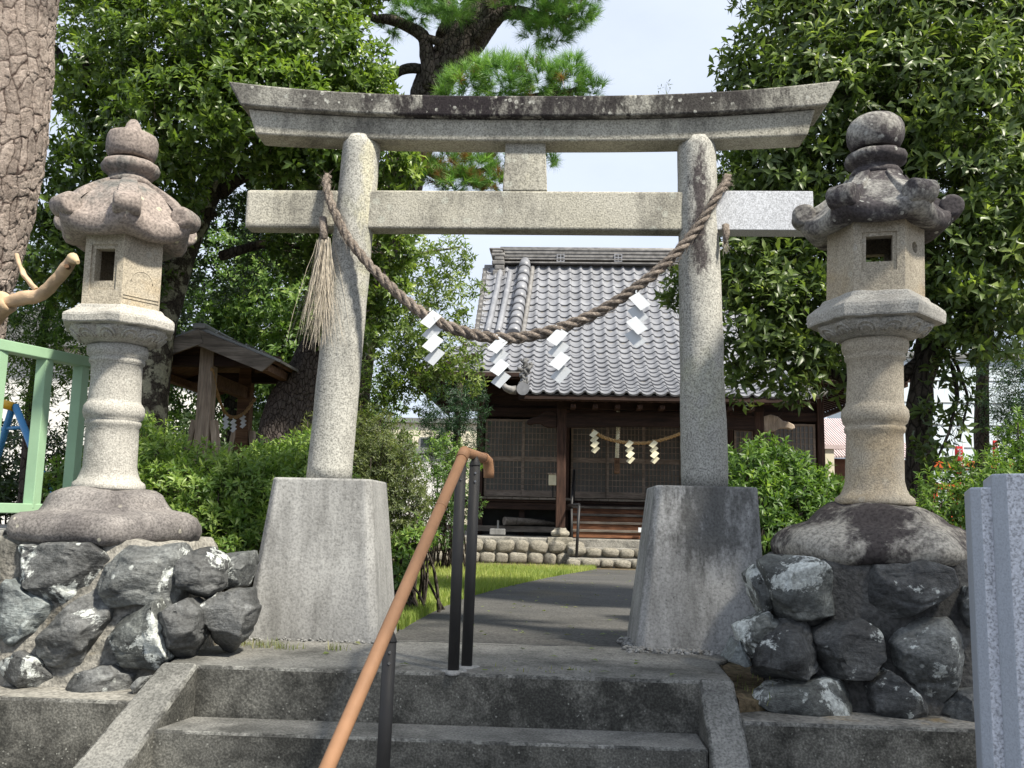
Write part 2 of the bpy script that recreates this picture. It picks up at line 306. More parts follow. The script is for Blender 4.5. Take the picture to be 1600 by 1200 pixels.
M['rock_blue'] = rockmat('rock_bluegreen', [(.055, .06, .063), (.10, .112, .115), (.17, .19, .19), (.30, .325, .32)], .66)
M['rock_white'] = rockmat('rock_white', [(.035, .04, .04), (.075, .08, .077), (.145, .153, .142), (.30, .305, .275)], .53)
M['cobble'] = rockmat('cobble', [(.11, .10, .08), (.20, .185, .15), (.28, .26, .215), (.36, .34, .29)], .78, (.42, .40, .34))
M['asphalt'] = stone('asphalt', (.058, .058, .056), (.092, .09, .085), grain=70, contrast=.45, dark=(.04, .04, .038), d_amt=.6, d_scale=1.1, l_amt=0, tint=(.10, .088, .062), t_th=.56, t_scale=.55, bstr=.6, sbright=1.5)
M['soil'] = stone('soil', (.10, .075, .045), (.16, .125, .08), grain=40, contrast=.5, dark=(.05, .055, .025), d_amt=.8, d_scale=1.5, bstr=.8, bdist=.02)
M['street'] = stone('street', (.06, .06, .058), (.085, .085, .08), grain=60, contrast=.4, d_amt=.3, bstr=.5)
M['dark_wood'] = wood('dark_wood', (.018, .010, .008), (.045, .025, .018), 0)
M['post_wood'] = wood('post_wood', (.030, .016, .012), (.075, .040, .028), 2)
M['frame_wood'] = wood('door_frame_wood', (.20, .155, .12), (.31, .25, .20), 0)
M['step_wood'] = wood('step_wood', (.08, .034, .018), (.27, .12, .06), 0)
M['grey_wood'] = wood('weathered_wood', (.10, .085, .07), (.22, .19, .16), 0)
M['pale_wood'] = wood('pale_wood', (.28, .22, .17), (.46, .38, .30), 2)
M['brown_board'] = wood('brown_board', (.09, .05, .028), (.18, .105, .06), 0)
g = N('roof_tile'); v = g.coord(rand=True); n = g.noise(v, 6, 5, .6)
M['tile'] = g.fin(g.mix(1.0, g.ramp(n, [(.3, (.155, .16, .178)), (.7, (.265, .272, .292))]), g.ramp(g.noise(g.coord(), 2.3, 3, .5), [(.3, .78), (.7, 1.15)]), 'MULTIPLY'), .42, g.noise(v, 40, 4), .15, .004, .5)
M['tile_ridge'] = plain('ridge_tile', (.17, .165, .16), .6, .35, 7, .4)
M['figure'] = plain('ridge_figure_clay', (.10, .10, .10), .6, .4, 14, .4, bump=.4)
M['screen'] = plain('lattice_backing', (.115, .11, .10), .3, .15, 3, .3)
M['rail'] = plain('rail_brown_resin', (.32, .175, .096), .6, .10, 9, .22, bump=.03, dirt_shade=(.30, .14, .07), d_th=.68)
M['rail_post'] = plain('post_black_aluminium', (.030, .029, .029), .6, .12, 10, .35, bump=.03, dirt_shade=(.06, .055, .05), d_th=.7)
M['steel'] = plain('screw_steel', (.4, .4, .4), .3, .1, 10, .5, 1)
M['paper'] = plain('paper_white', (.62, .65, .68), .7, .03, 12, .2)
M['paper_old'] = plain('paper_cream', (.72, .68, .50), .8, .06, 12, .2)
M['fence_green'] = plain('fence_paint_green', (.27, .42, .27), .5, .08, 4, .4, dirt_shade=(.20, .34, .22), d_th=.6)
M['blue_pipe'] = plain('blue_paint', (.03, .20, .42), .4, .08, 6, .5)
M['yellow_pipe'] = plain('yellow_paint', (.75, .42, .02), .4, .05, 6, .5)
M['white_wall'] = plain('white_wall', (.72, .72, .70), .85, .05, 2, .2)
M['cream_wall'] = plain('cream_siding', (.62, .58, .46), .8, .05, 3, .2)
M['blue_wall'] = plain('pale_siding', (.60, .68, .74), .7, .04, 3, .3)
M['pink_roof'] = plain('pink_roofing', (.48, .40, .40), .6, .08, 3, .4)
M['grey_roof'] = plain('grey_metal_roof', (.20, .205, .20), .5, .15, 5, .4, metal=.2)
M['brown_wall'] = plain('brown_wall', (.13, .065, .045), .8, .2, 5, .2)
M['vermilion'] = plain('vermilion_paint', (.72, .13, .035), .5, .08, 6, .4)
M['red_cloth'] = plain('red_cloth', (.70, .06, .07), .8, .08, 9, .1)
M['black_iron'] = plain('black_iron', (.015, .015, .016), .5, .2, 10, .4)
M['window_dark'] = plain('window_glass', (.02, .022, .025), .1, .1, 2, .6)
g = N('rope_straw'); v = g.coord(); col = g.ramp(g.noise(v, 70, 5, .7), [(.28, (.06, .05, .044)), (.5, (.20, .168, .142)), (.72, (.37, .325, .285))]); col = g.mix(1.0, col, g.ramp(g.noise(v, 5, 3), [(.3, .75), (.7, 1.2)]), 'MULTIPLY')
M['rope'] = g.fin(col, .9, g.noise(v, 110, 4, .7), 1.0, .008, .15)
M['straw'] = plain('straw', (.46, .41, .335), .85, .35, 30, .15)
M['straw_gold'] = plain('straw_gold', (.36, .235, .11), .85, .25, 40, .15)
M['bark_red0'] = stone('pine_bark', (.25, .17, .135), (.40, .30, .25), grain=45, contrast=.4, dark=(.13, .085, .07), d_amt=.7, d_scale=6, d_lo=.48, d_hi=.62, bstr=.9, bdist=.012, rough=.95)
g = N('pine_bark_plates'); v = g.coord(); a = g.n('ShaderNodeAttribute', attribute_name='tone'); a2 = g.n('ShaderNodeAttribute', attribute_name='plate')
col = g.mix(g.ramp(g.noise(v, 11, 5, .65), [(.3, 0), (.7, 1)]), (.24, .195, .168), (.40, .34, .30)); col = g.mix(1.0, col, g.ramp(a2.outputs['Fac'], [(0, .7), (1, 1.25)]), 'MULTIPLY')
col = g.mix(g.ramp(a.outputs['Fac'], [(.05, 1), (.6, 0)]), col, (.06, .042, .036)); col = g.mix(1.0, col, g.ramp(g.noise(v, 90, 4, .65), [(.3, .62), (.7, 1.3)]), 'MULTIPLY')
M['bark_red'] = g.fin(col, .95, g.math('ADD', g.noise(v, 60, 5, .7), g.noise(v, 200, 3, .6)), .9, .01, .15)
M['bark_dark'] = barkmat('pine_bark_dark', (.075, .062, .055), (.15, .128, .115), (.03, .024, .021), 30, .45, bstr=.7, bdist=.015)
M['bark_grey'] = barkmat('broadleaf_bark', (.045, .038, .032), (.085, .072, .06), (.02, .017, .014), 20, .4, .5)
M['bark_lichen'] = barkmat('lichen_bark', (.045, .038, .03), (.10, .085, .068), (.03, .025, .02), 34, .5, .35, .01, lich=(.34, .33, .24))
M['bark_pale'] = plain('smooth_pale_bark', (.46, .335, .22), .7, .22, 9, .2, bump=.5, dirt_shade=(.24, .16, .10), d_th=.55)  # dark patches paint the dappled shade bands of the cut branch
M['cut_wood'] = plain('cut_wood', (.55, .42, .26), .8, .15, 20, .2)
G1 = (.010, .028, .007)
M['leaf_left'] = leafmat('leaf_glossy', [(0, (0.041, 0.076, 0.017)), (.45, (0.095, 0.160, 0.032)), (.8, (0.162, 0.243, 0.049)), (1, (0.270, 0.356, 0.086))], .36, .40)
M['leaf_right'] = leafmat('leaf_olive', [(0, (0.050, 0.082, 0.026)), (.45, (0.106, 0.162, 0.046)), (.8, (0.168, 0.234, 0.060)), (1, (0.288, 0.360, 0.102))], .40, .40)
M['leaf_light'] = leafmat('leaf_light', [(0, (0.055, 0.094, 0.020)), (.5, (0.110, 0.176, 0.039)), (1, (0.264, 0.330, 0.094))], .5, .45)
M['leaf_azalea'] = leafmat('leaf_azalea', [(0, (0.044, 0.094, 0.022)), (.45, (0.099, 0.182, 0.040)), (.8, (0.165, 0.264, 0.055)), (1, (0.264, 0.363, 0.099))], .45, .40)
M['leaf_dull'] = leafmat('leaf_dull', [(0, (.045, .06, .022)), (.5, (.085, .115, .035)), (1, (.17, .20, .06))], .5)
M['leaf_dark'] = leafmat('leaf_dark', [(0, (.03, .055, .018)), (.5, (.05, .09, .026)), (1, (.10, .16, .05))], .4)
M['leaf_conifer'] = leafmat('leaf_conifer', [(0, (.012, .035, .014)), (.5, (.028, .075, .026)), (1, (.07, .14, .04))], .5)
M['needle'] = leafmat('needle', [(0, (0.211, 0.115, 0.045)), (.10, (0.263, 0.158, 0.053)), (.13, (0.053, 0.123, 0.035)), (.55, (0.123, 0.263, 0.062)), (1, (0.281, 0.474, 0.105))], .5, .3)
M['grass'] = leafmat('grass_blade', [(0, (.13, .20, .04)), (.5, (.24, .32, .065)), (1, (.42, .44, .14))], .6, .4)
M['weed'] = leafmat('weed_blade', [(0, (.09, .13, .03)), (.5, (.16, .20, .06)), (1, (.42, .36, .20))], .6, .3)

# ------------------------------------------------------------------ ground, street, path
ZL = 0.94                              # landing level
def gz(Y):                             # the precinct falls gently from the torii to the hall
    return ZL - .02 - min(max((Y - 5.0) / 12.0, 0), 1) * .28
m = MB()
ys = [4.56, 4.8, 5, 6.5, 8, 10, 12, 14, 17, 30, 80, 900]; xs = [-900, -60, -12, -6, -3, -1.5, 0, 1.5, 3, 6, 12, 60, 900]
vs = [(x, y, gz(y) - .004) for y in ys for x in xs]; nx = len(xs)
m.add(vs, [(j * nx + i, j * nx + i + 1, (j + 1) * nx + i + 1, (j + 1) * nx + i) for j in range(len(ys) - 1) for i in range(nx - 1)])
tag(m.build('ground', M['soil']), 'brown soil of the shrine precinct', 'ground', kind='structure')
m = MB().add([(-900, -900, 0), (900, -900, 0), (900, 3.64, 0), (-900, 3.64, 0)], [(0, 1, 2, 3)])
tag(m.build('street', M['street']), 'asphalt street at the foot of the steps', 'street', kind='structure')
# asphalt path: curves to the right, towards the hall steps
pl = [P(612, 985, 4.62), P(640, 955, 5.6), P(735, 925, 8.3), P(850, 902, 12.5), P(930, 889, 16.9)]
L_path = L = spline([(p.x, p.y, 0) for p in pl], 24); R_ = spline([(1.02, 4.62, 0), (1.3, 6, 0), (1.9, 9, 0), (2.9, 13, 0), (3.6, 16.9, 0)], 24)
rnd = random.Random(3); vs = []
for k in range(25):
    j = rnd.uniform(-.03, .03)
    for t in np.linspace(0, 1, 7):
        q = L[k] * (1 - t) + R_[k] * t; q[0] += j * (1 - t); vs.append((q[0], q[1], gz(q[1]) + .004))
m = MB().add(vs, [(k * 7 + i, k * 7 + i + 1, (k + 1) * 7 + i + 1, (k + 1) * 7 + i) for k in range(24) for i in range(6)], True)
tag(m.build('path', M['asphalt']), 'dark asphalt path leading from the torii to the hall', 'path', kind='structure')

# ------------------------------------------------------------------ steps
stairs = thing('stairs', (-.42, 3.72, 0), 'dark concrete steps with worn pale edges', 'stairs', kind='structure')
XL, XR = -1.40, .552
m = MB(); e = []
nosing = [(XL - .13, 3.72), (-.9, 3.715), (-.3, 3.722), (.2, 3.716), (XR + .14, 3.72)]
poly = nosing + [(XR + .16, 4.2), (.95, 4.62), (.4, 4.63), (-.1, 4.60), (-.62, 4.63), (-1.0, 4.61), (-1.62, 4.6), (-1.62, 4.1)]
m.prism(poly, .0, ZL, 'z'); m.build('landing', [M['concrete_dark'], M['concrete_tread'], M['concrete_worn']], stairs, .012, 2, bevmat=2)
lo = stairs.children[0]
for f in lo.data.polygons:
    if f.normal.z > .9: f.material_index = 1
rg0 = random.Random(4); cp_ = [(-.95 + k * .06, 4.57 + rg0.uniform(-.012, .012) + .02 * math.sin(k * .4), ZL + .0015) for k in range(31)]; m = MB()
for k in range(30):
    a, b2 = Vector(cp_[k]), Vector(cp_[k + 1]); w_ = rg0.uniform(.002, .007); m.add([a + Vector((0, -w_, 0)), b2 + Vector((0, -w_, 0)), b2 + Vector((0, w_, 0)), a + Vector((0, w_, 0))], [(0, 1, 2, 3)])
m.build('joint_crack', M['black_iron'], stairs)
RISE, TREAD = .193, .25
for k in range(1, 5):
    y0 = 3.72 - TREAD * k; y1 = 3.72 - TREAD * (k - 1); fl = .055 * k
    a = MB(); zt = ZL - RISE * k
    a.hexa([(XL - fl - .055, y0, 0), (XR + .0, y0, 0), (XR, y1 - .001, 0), (XL - fl + .0, y1 - .001, 0)],
           [(XL - fl - .055, y0, zt), (XR, y0, zt), (XR, y1 - .001, zt), (XL - fl, y1 - .001, zt)])
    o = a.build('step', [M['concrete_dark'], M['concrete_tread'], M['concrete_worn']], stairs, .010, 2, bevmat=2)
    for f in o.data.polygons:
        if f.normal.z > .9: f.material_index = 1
for side in (0, 1):                    # sloping side walls
    m = MB(); pts = []
    for k in range(0, 6):
        y = 3.72 - TREAD * k; z = max(ZL + .012 - RISE * k, .02) if k else ZL + .012
        if side == 0: xi = XL - .055 * k - .0; pts.append([(xi - .145 - .03 * k, y, z), (xi - .002, y, z)])
        else: xi = XR + .0; pts.append([(xi + .002, y, z), (xi + .135 + .004 * k, y, z)])
    vs = []; 
    for a, b in pts: vs += [a, b, (b[0], b[1], -.02), (a[0], a[1], -.02)]
    fs = [(0, 1, 2, 3), (20, 23, 22, 21)]
    for k in range(5):
        b = 4 * k
        for i in range(4): fs.append((b + i, b + 4 + i, b + 4 + (i + 1) % 4, b + (i + 1) % 4))
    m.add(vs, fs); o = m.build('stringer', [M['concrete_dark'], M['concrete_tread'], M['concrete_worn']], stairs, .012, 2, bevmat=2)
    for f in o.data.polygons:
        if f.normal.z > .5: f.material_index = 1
# retaining walls either side of the steps
for (x0, x1, lab) in ((-9, XL - .15, 'low mildewed concrete wall under the left rock pedestal'), (XR + .142, 9, 'low mildewed concrete wall under the right rock pedestal')):
    m = MB(); n = 24
    top = [x0 + (x1 - x0) * i / n for i in range(n + 1)]
    for i in range(n): m.box((top[i], 3.58, -.02), (top[i + 1], 4.0, .822)) if False else None
    m.box((x0, 3.585, -.02), (x1, 4.62, .822))
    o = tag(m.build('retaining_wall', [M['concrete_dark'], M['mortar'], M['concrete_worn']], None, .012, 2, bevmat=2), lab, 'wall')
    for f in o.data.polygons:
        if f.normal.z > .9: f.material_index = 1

# ------------------------------------------------------------------ torii
TY = 4.80
torii = thing('torii', (-.2, TY, ZL), 'weathered grey stone torii with curved top beam on concrete blocks', 'torii')
def grid_beam(fn, nu, name, mat, bevel=.012):     # fn(t) -> list of 4 corner points (front-bottom, back-bottom, back-top, front-top)
    m = MB(); vs = []
    for k in range(nu + 1): vs += fn(k / nu)
    fs = [(3, 2, 1, 0), tuple(nu * 4 + i for i in range(4))]
    for k in range(nu):
        for i in range(4): fs.append((k * 4 + i, k * 4 + (i + 1) % 4, k * 4 + 4 + (i + 1) % 4, k * 4 + 4 + i))
    m.add(vs, [f[::-1] for f in fs]); o = m.build(name, mat, torii, bevel, 3)
    return o
CX = -.19
# curved beams, heights from the photograph at the depth of the beam
def curve_z(x, zc, ze, half): t = abs(x - CX) / half; return zc + (ze - zc) * t ** 2.6
KT = [P(356, 124, TY - .155), P(835, 149, TY - .155), P(1314, 126, TY - .155)]; KB = [P(375, 162, TY - .14), P(835, 181, TY - .14), P(1293, 164, TY - .14)]; SB = [P(399, 208, TY - .085), P(835, 220, TY - .085), P(1262, 211, TY - .085)]
def kasagi(t):
    xt = KT[0].x + t * (KT[2].x - KT[0].x); xb = KB[0].x + t * (KB[2].x - KB[0].x)
    zt = curve_z(xt, KT[1].z, (KT[0].z + KT[2].z) / 2, 1.64); zb = curve_z(xb, KB[1].z, (KB[0].z + KB[2].z) / 2, 1.56)
    # the top of the slab slopes to the back
    return [(xb, TY - .14, zb), (xb, TY + .14, zb), (xt, TY + .16, zt - .015), (xt, TY - .155, zt)]
def shimaki(t):
    xt = KB[0].x + .03 + t * (KB[2].x - KB[0].x - .08); xb = SB[0].x + t * (SB[2].x - SB[0].x)
    zt = curve_z(xt, KB[1].z, (KB[0].z + KB[2].z) / 2, 1.56) - .001; zb = curve_z(xb, SB[1].z, (SB[0].z + SB[2].z) / 2, 1.5)
    return [(xb, TY - .085, zb), (xb, TY + .085, zb), (xt, TY + .10, zt), (xt, TY - .10, zt)]
grid_beam(kasagi, 28, 'top_beam', M['torii_top'], .010)
grid_beam(shimaki, 28, 'under_beam', M['torii'], .010)
nz0, nz1 = P(700, 357, TY - .06).z, P(700, 297, TY - .06).z
def nuki(x0, x1, y0, y1, mat, name, z0=nz0, z1=nz1, bev=.012):
    m = MB().box((x0, y0, z0), (x1, y1, z1)); return m.build(name, mat, torii, bev, 3)
xa = P(383, 320, TY - .06).x; xb = P(585, 320, TY - .06).x - .05; xc = P(1062, 330, TY - .06).x + .05; xd = P(1271, 330, TY - .06).x
nuki(xa, P(520, 320, TY - .06).x + .06, TY - .06, TY + .06, M['torii'], 'tie_beam_end', bev=.02)
nuki(P(578, 320, TY).x - .02, xc, TY - .058, TY + .058, M['torii'], 'tie_beam')
o = nuki(P(1118, 330, TY - .06).x - .04, xd, TY - .062, TY + .058, M['granite_new'], 'tie_beam_end', nz0 + .004, nz1 + .004, .003)
o['label'] = 'new pale granite end of the tie beam'
# central strut
gx0, gx1, gt0, gt1 = P(785, 297, TY - .06).x, P(855, 297, TY - .06).x, P(790, 228, TY - .06).x, P(852, 228, TY - .06).x
m = MB().hexa([(gx0, TY - .055, nz1 + .001), (gx1, TY - .055, nz1 + .001), (gx1, TY + .055, nz1 + .001), (gx0, TY + .055, nz1 + .001)],
              [(gt0, TY - .05, 3.56), (gt1, TY - .05, 3.56), (gt1, TY + .05, 3.56), (gt0, TY + .05, 3.56)])
m.build('centre_strut', M['torii'], torii, .006)
for (p0, p1, r0, r1, mt) in ((P(514, 744, TY), P(566, 219, TY), .117, .102, M['torii_pillar']), (P(1101, 753, TY), P(1088, 221, TY), .119, .101, M['torii_pillar_dark'])):
    m = MB(); pts = []; rr = []
    for k in range(41):
        t = k / 40; q = p0.lerp(p1, t); pts.append(q); rr.append((r0 + (r1 - r0) * t) * (1 - (.06 if k == 40 else 0)))
    pts[0] = pts[0] - Vector((0, 0, .03))
    m.tube(pts, rr, 40); m.build('pillar', mt, torii, noise=.003, nscale=14)
# tapered concrete footings
def block(fl, fr, ft_l, ft_r, zt, depth0, depth1, yb, parent, mt=None):
    # fl, fr: front bottom x; ft: front top x
    yf, yft = yb, yb + .06
    def ring(x0, x1, y0, y1, z, c=.035): return [(x0 + c, y0, z), (x1 - c, y0, z), (x1, y0 + c, z), (x1, y1 - c, z), (x1 - c, y1, z), (x0 + c, y1, z), (x0, y1 - c, z), (x0, y0 + c, z)]
    b = ring(fl, fr, yf, yf + depth0, ZL - .03); t = ring(ft_l, ft_r, yft, yft + depth1, zt, .03)
    n = 14; vs = []
    for k in range(n + 1):
        s = k / n; vs += [tuple(np.array(p) * (1 - s) + np.array(q) * s) for p, q in zip(b, t)]
    fs = [(k * 8 + i, k * 8 + (i + 1) % 8, k * 8 + 8 + (i + 1) % 8, k * 8 + 8 + i) for k in range(n) for i in range(8)] + [tuple(range(8))[::-1], tuple(n * 8 + i for i in range(8))]
    return MB().add(vs, fs).build('footing', mt or M['concrete'], parent, .01, 2)
ztl = P(500, 747, 4.57).z
block(P(383, 1000, 4.5).x - .03, P(585, 1000, 4.5).x + .015, P(424, 746, 4.56).x, P(580, 748, 4.56).x, ztl, .60, .46, 4.5, torii)
block(P(992, 1008, 4.5).x, P(1206, 1010, 4.5).x, P(1024, 752, 4.56).x, P(1186, 757, 4.56).x, ztl, .60, .46, 4.5, torii, M['concrete_stained'])
# gravelly grout spilled round the feet of the footings
def pebbles(name, pts, r0, r1, mat, parent, seed, lab=None, cat=None):
    rg = np.random.default_rng(seed); ico = np.array([(0, 0, 1), (.894, 0, .447), (.276, .851, .447), (-.724, .526, .447), (-.724, -.526, .447), (.276, -.851, .447), (.724, .526, -.447), (-.276, .851, -.447), (-.894, 0, -.447), (-.276, -.851, -.447), (.724, -.526, -.447), (0, 0, -1)])
    fc = np.array([(0, 1, 2), (0, 2, 3), (0, 3, 4), (0, 4, 5), (0, 5, 1), (1, 6, 2), (2, 7, 3), (3, 8, 4), (4, 9, 5), (5, 10, 1), (2, 6, 7), (3, 7, 8), (4, 8, 9), (5, 9, 10), (1, 10, 6), (11, 7, 6), (11, 8, 7), (11, 9, 8), (11, 10, 9), (11, 6, 10)])
    pts = np.array(pts); n = len(pts); s = rg.uniform(r0, r1, (n, 1, 1)) * rg.uniform(.6, 1.1, (n, 12, 1)) * np.array([1, 1, .7])
    v = ico[None] * s + pts[:, None]; t = fc[None] + np.arange(n)[:, None, None] * 12
    o = from_arrays(name, v.reshape(-1, 3), t.reshape(-1, 3), mat, parent, True); tag(o, lab, cat, None, 'stuff'); return o
rg = np.random.default_rng(5)
def strip(x0, x1, y0, y1, n): return [(rg.uniform(x0, x1), rg.uniform(y0, y1), ZL + rg.uniform(-.01, .012)) for _ in range(n)]
fx = P(992, 1008, 4.5).x; fx1 = P(1206, 1010, 4.5).x
pebbles('grout', strip(fx - .03, fx1, 4.42, 4.52, 420) + strip(fx - .05, fx + .02, 4.45, 4.9, 160), .006, .02, M['concrete'], torii, 1)
pebbles('grout', strip(P(383, 1000, 4.5).x, P(590, 1000, 4.5).x, 4.46, 4.52, 160), .004, .012, M['concrete'], torii, 2)

# ------------------------------------------------------------------ straw rope, tassel and paper streamers
rp = [P(512, 276, 4.80), P(510, 288, 4.71), P(520, 325, 4.655), P(548, 378, 4.655), P(600, 438, 4.63), P(660, 489, 4.62), P(720, 517, 4.62), P(785, 529, 4.62), P(850, 520, 4.62), P(930, 490, 4.62), P(1000, 445, 4.62), P(1050, 402, 4.63), P(1090, 355, 4.655), P(1122, 303, 4.66), P(1134, 287, 4.71), P(1137, 276, 4.80)]
path = spline([tuple(p) for p in rp], 260)
rope = thing('straw_rope', Vector(path[130]), 'thick twisted grey-brown straw rope hung between the torii pillars', 'rope')
seg = np.linalg.norm(np.diff(path, axis=0), axis=1); sl_ = np.concatenate([[0], np.cumsum(seg)])
tang = np.gradient(path, axis=0); tang /= np.linalg.norm(tang, axis=1)[:, None]
nn = np.zeros_like(tang); nv = np.array([0, -1, 0.])
for i in range(len(path)):
    nv = nv - tang[i] * nv.dot(tang[i]); nv /= np.linalg.norm(nv); nn[i] = nv
bb = np.cross(tang, nn)
tt = sl_ / sl_[-1]; rad = .0195 + .0075 * np.sin(np.pi * tt) ** 1.5
fib_v, fib_f = [], []
for s in range(3):
    a = sl_ * 2 * math.pi / .19 + s * 2.0944
    c = path + (nn * np.cos(a)[:, None] + bb * np.sin(a)[:, None]) * (rad * .56)[:, None]
    # fluted strand
    m = MB(); ring = 14; vs = []
    for i in range(len(c)):
        for j in range(ring):
            th = 2 * math.pi * j / ring + a[i] * .6; rr = rad[i] * .60 * (1 + .10 * math.sin(5 * th + i * .9) + .05 * math.sin(i * 1.7 + j * 2.3))
            vs.append(c[i] + (nn[i] * math.cos(th) + bb[i] * math.sin(th)) * rr)
    m.add(vs, [(i * ring + j, i * ring + (j + 1) % ring, (i + 1) * ring + (j + 1) % ring, (i + 1) * ring + j) for i in range(len(c) - 1) for j in range(ring)], True)
    m.build('strand', M['rope'], rope)
def fibres(name, starts, dirs, lens, width, mat, parent, sag=.3, seed=0, seg=4):
    rg = np.random.default_rng(seed); n = len(starts); starts = np.array(starts); dirs = np.array(dirs); lens = np.array(lens)
    pts = [starts]; d = dirs.copy()
    for k in range(seg):
        d = d + np.array([0, 0, -sag / seg]) + rg.normal(0, .06, d.shape); d /= np.linalg.norm(d, axis=1)[:, None]; pts.append(pts[-1] + d * (lens / seg)[:, None])
    sd = np.cross(d, rg.normal(0, 1, d.shape)); sd /= np.linalg.norm(sd, axis=1)[:, None] + 1e-9
    vs = np.zeros((n, (seg + 1) * 2, 3))
    for k in range(seg + 1):
        wd = width * (1 - .6 * k / seg); vs[:, 2 * k] = pts[k] - sd * wd; vs[:, 2 * k + 1] = pts[k] + sd * wd
    q = np.array([(2 * k, 2 * k + 1, 2 * k + 3, 2 * k + 2) for k in range(seg)])
    f = q[None] + np.arange(n)[:, None, None] * (seg + 1) * 2
    o = from_arrays(name, vs.reshape(-1, 3), f.reshape(-1, 4), mat, parent); o['kind'] = 'stuff'; return o
rg = np.random.default_rng(11)
NS = 1100; ii = rg.integers(6, 254, NS); th = rg.uniform(0, 6.28, NS)
sd = nn[ii] * np.cos(th)[:, None] + bb[ii] * np.sin(th)[:, None]
fibres('loose_straw', path[ii] + sd * (rad[ii] * .95)[:, None], tang[ii] * rg.choice([-1, 1], NS)[:, None] + sd * rg.uniform(.1, .6, (NS, 1)), rg.uniform(.02, .075, NS), .0010, M['rope'], rope, .4, 1)
# tassel hanging at the left pillar and its short remnant at the right one
def tassel(top, width, length, n, seed, spread):
    rg = np.random.default_rng(seed); st = np.array(top) + rg.normal(0, 1, (n, 3)) * np.array([width, width * .6, .012])
    d = rg.normal(0, spread, (n, 3)); d[:, 2] = -1; d /= np.linalg.norm(d, axis=1)[:, None]
    return fibres('tassel', st, d, rg.uniform(.35, 1, n) ** .6 * length, .0013, M['straw'], rope, .5, seed, 7)
tp = P(506, 375, 4.665); m = MB(); m.tube([P(505, 340, 4.70), P(506, 360, 4.68), tp], [.02, .024, .02], 12); m.build('tassel_knot', M['rope'], rope, noise=.004, nscale=60)
tassel(tp, .015, .60, 270, 3, .045); tassel(P(1133, 375, 4.70), .008, .07, 35, 4, .3)
m = MB(); m.tube([P(1134, 352, 4.72), P(1135, 365, 4.71), P(1133, 380, 4.70)], [.018, .02, .014], 10); m.build('tassel_knot', M['rope'], rope, noise=.004, nscale=60)
def streamer(u, v, Y, s, lab, n=4, mat='paper', grp='paper streamers hanging from the torii rope', flip=1, slope=(0, 0)):
    p = P(u, v, Y) + Vector((0, 0, .018 * s)); m = MB(); e1 = Vector((.050 * flip, 0, -.032)) * s; e2 = Vector((-.060 * flip, 0, -.066)) * s; st = Vector((.007 * flip, 0, -.062)) * s
    o = Vector(p) + Vector((.012, 0, 0)) * s
    for k in range(n):
        a = 1 if k % 2 else -1; q = o + st * k + Vector((0, .006 * a * s, 0)); ey = Vector((0, .010 * a * s, 0))
        A, B, C, D = q, q + e1 + ey * .3, q + e1 + e2 + ey, q + e2 + ey * .7
        th = Vector((0, .0008, 0)); m.add([A, B, C, D, A + th, B + th, C + th, D + th], [(0, 3, 2, 1), (4, 5, 6, 7), (0, 1, 5, 4), (1, 2, 6, 5), (2, 3, 7, 6), (3, 0, 4, 7)])
    m.box((p.x - .004, p.y - .003, p.z - .005), (p.x + .004, p.y + .003, p.z + .012))
    return tag(m.build('paper_streamer', M[mat]), lab, 'streamer', grp)
streamer(672, 490, 4.60, 1.0, 'white zigzag paper streamer, leftmost on the torii rope')
streamer(776, 531, 4.60, .92, 'white zigzag paper streamer at the lowest point of the torii rope')
streamer(869, 517, 4.60, 1.0, 'white zigzag paper streamer just right of the lowest point of the torii rope')
streamer(994, 462, 4.60, 1.0, 'white zigzag paper streamer, rightmost on the torii rope', flip=-1)

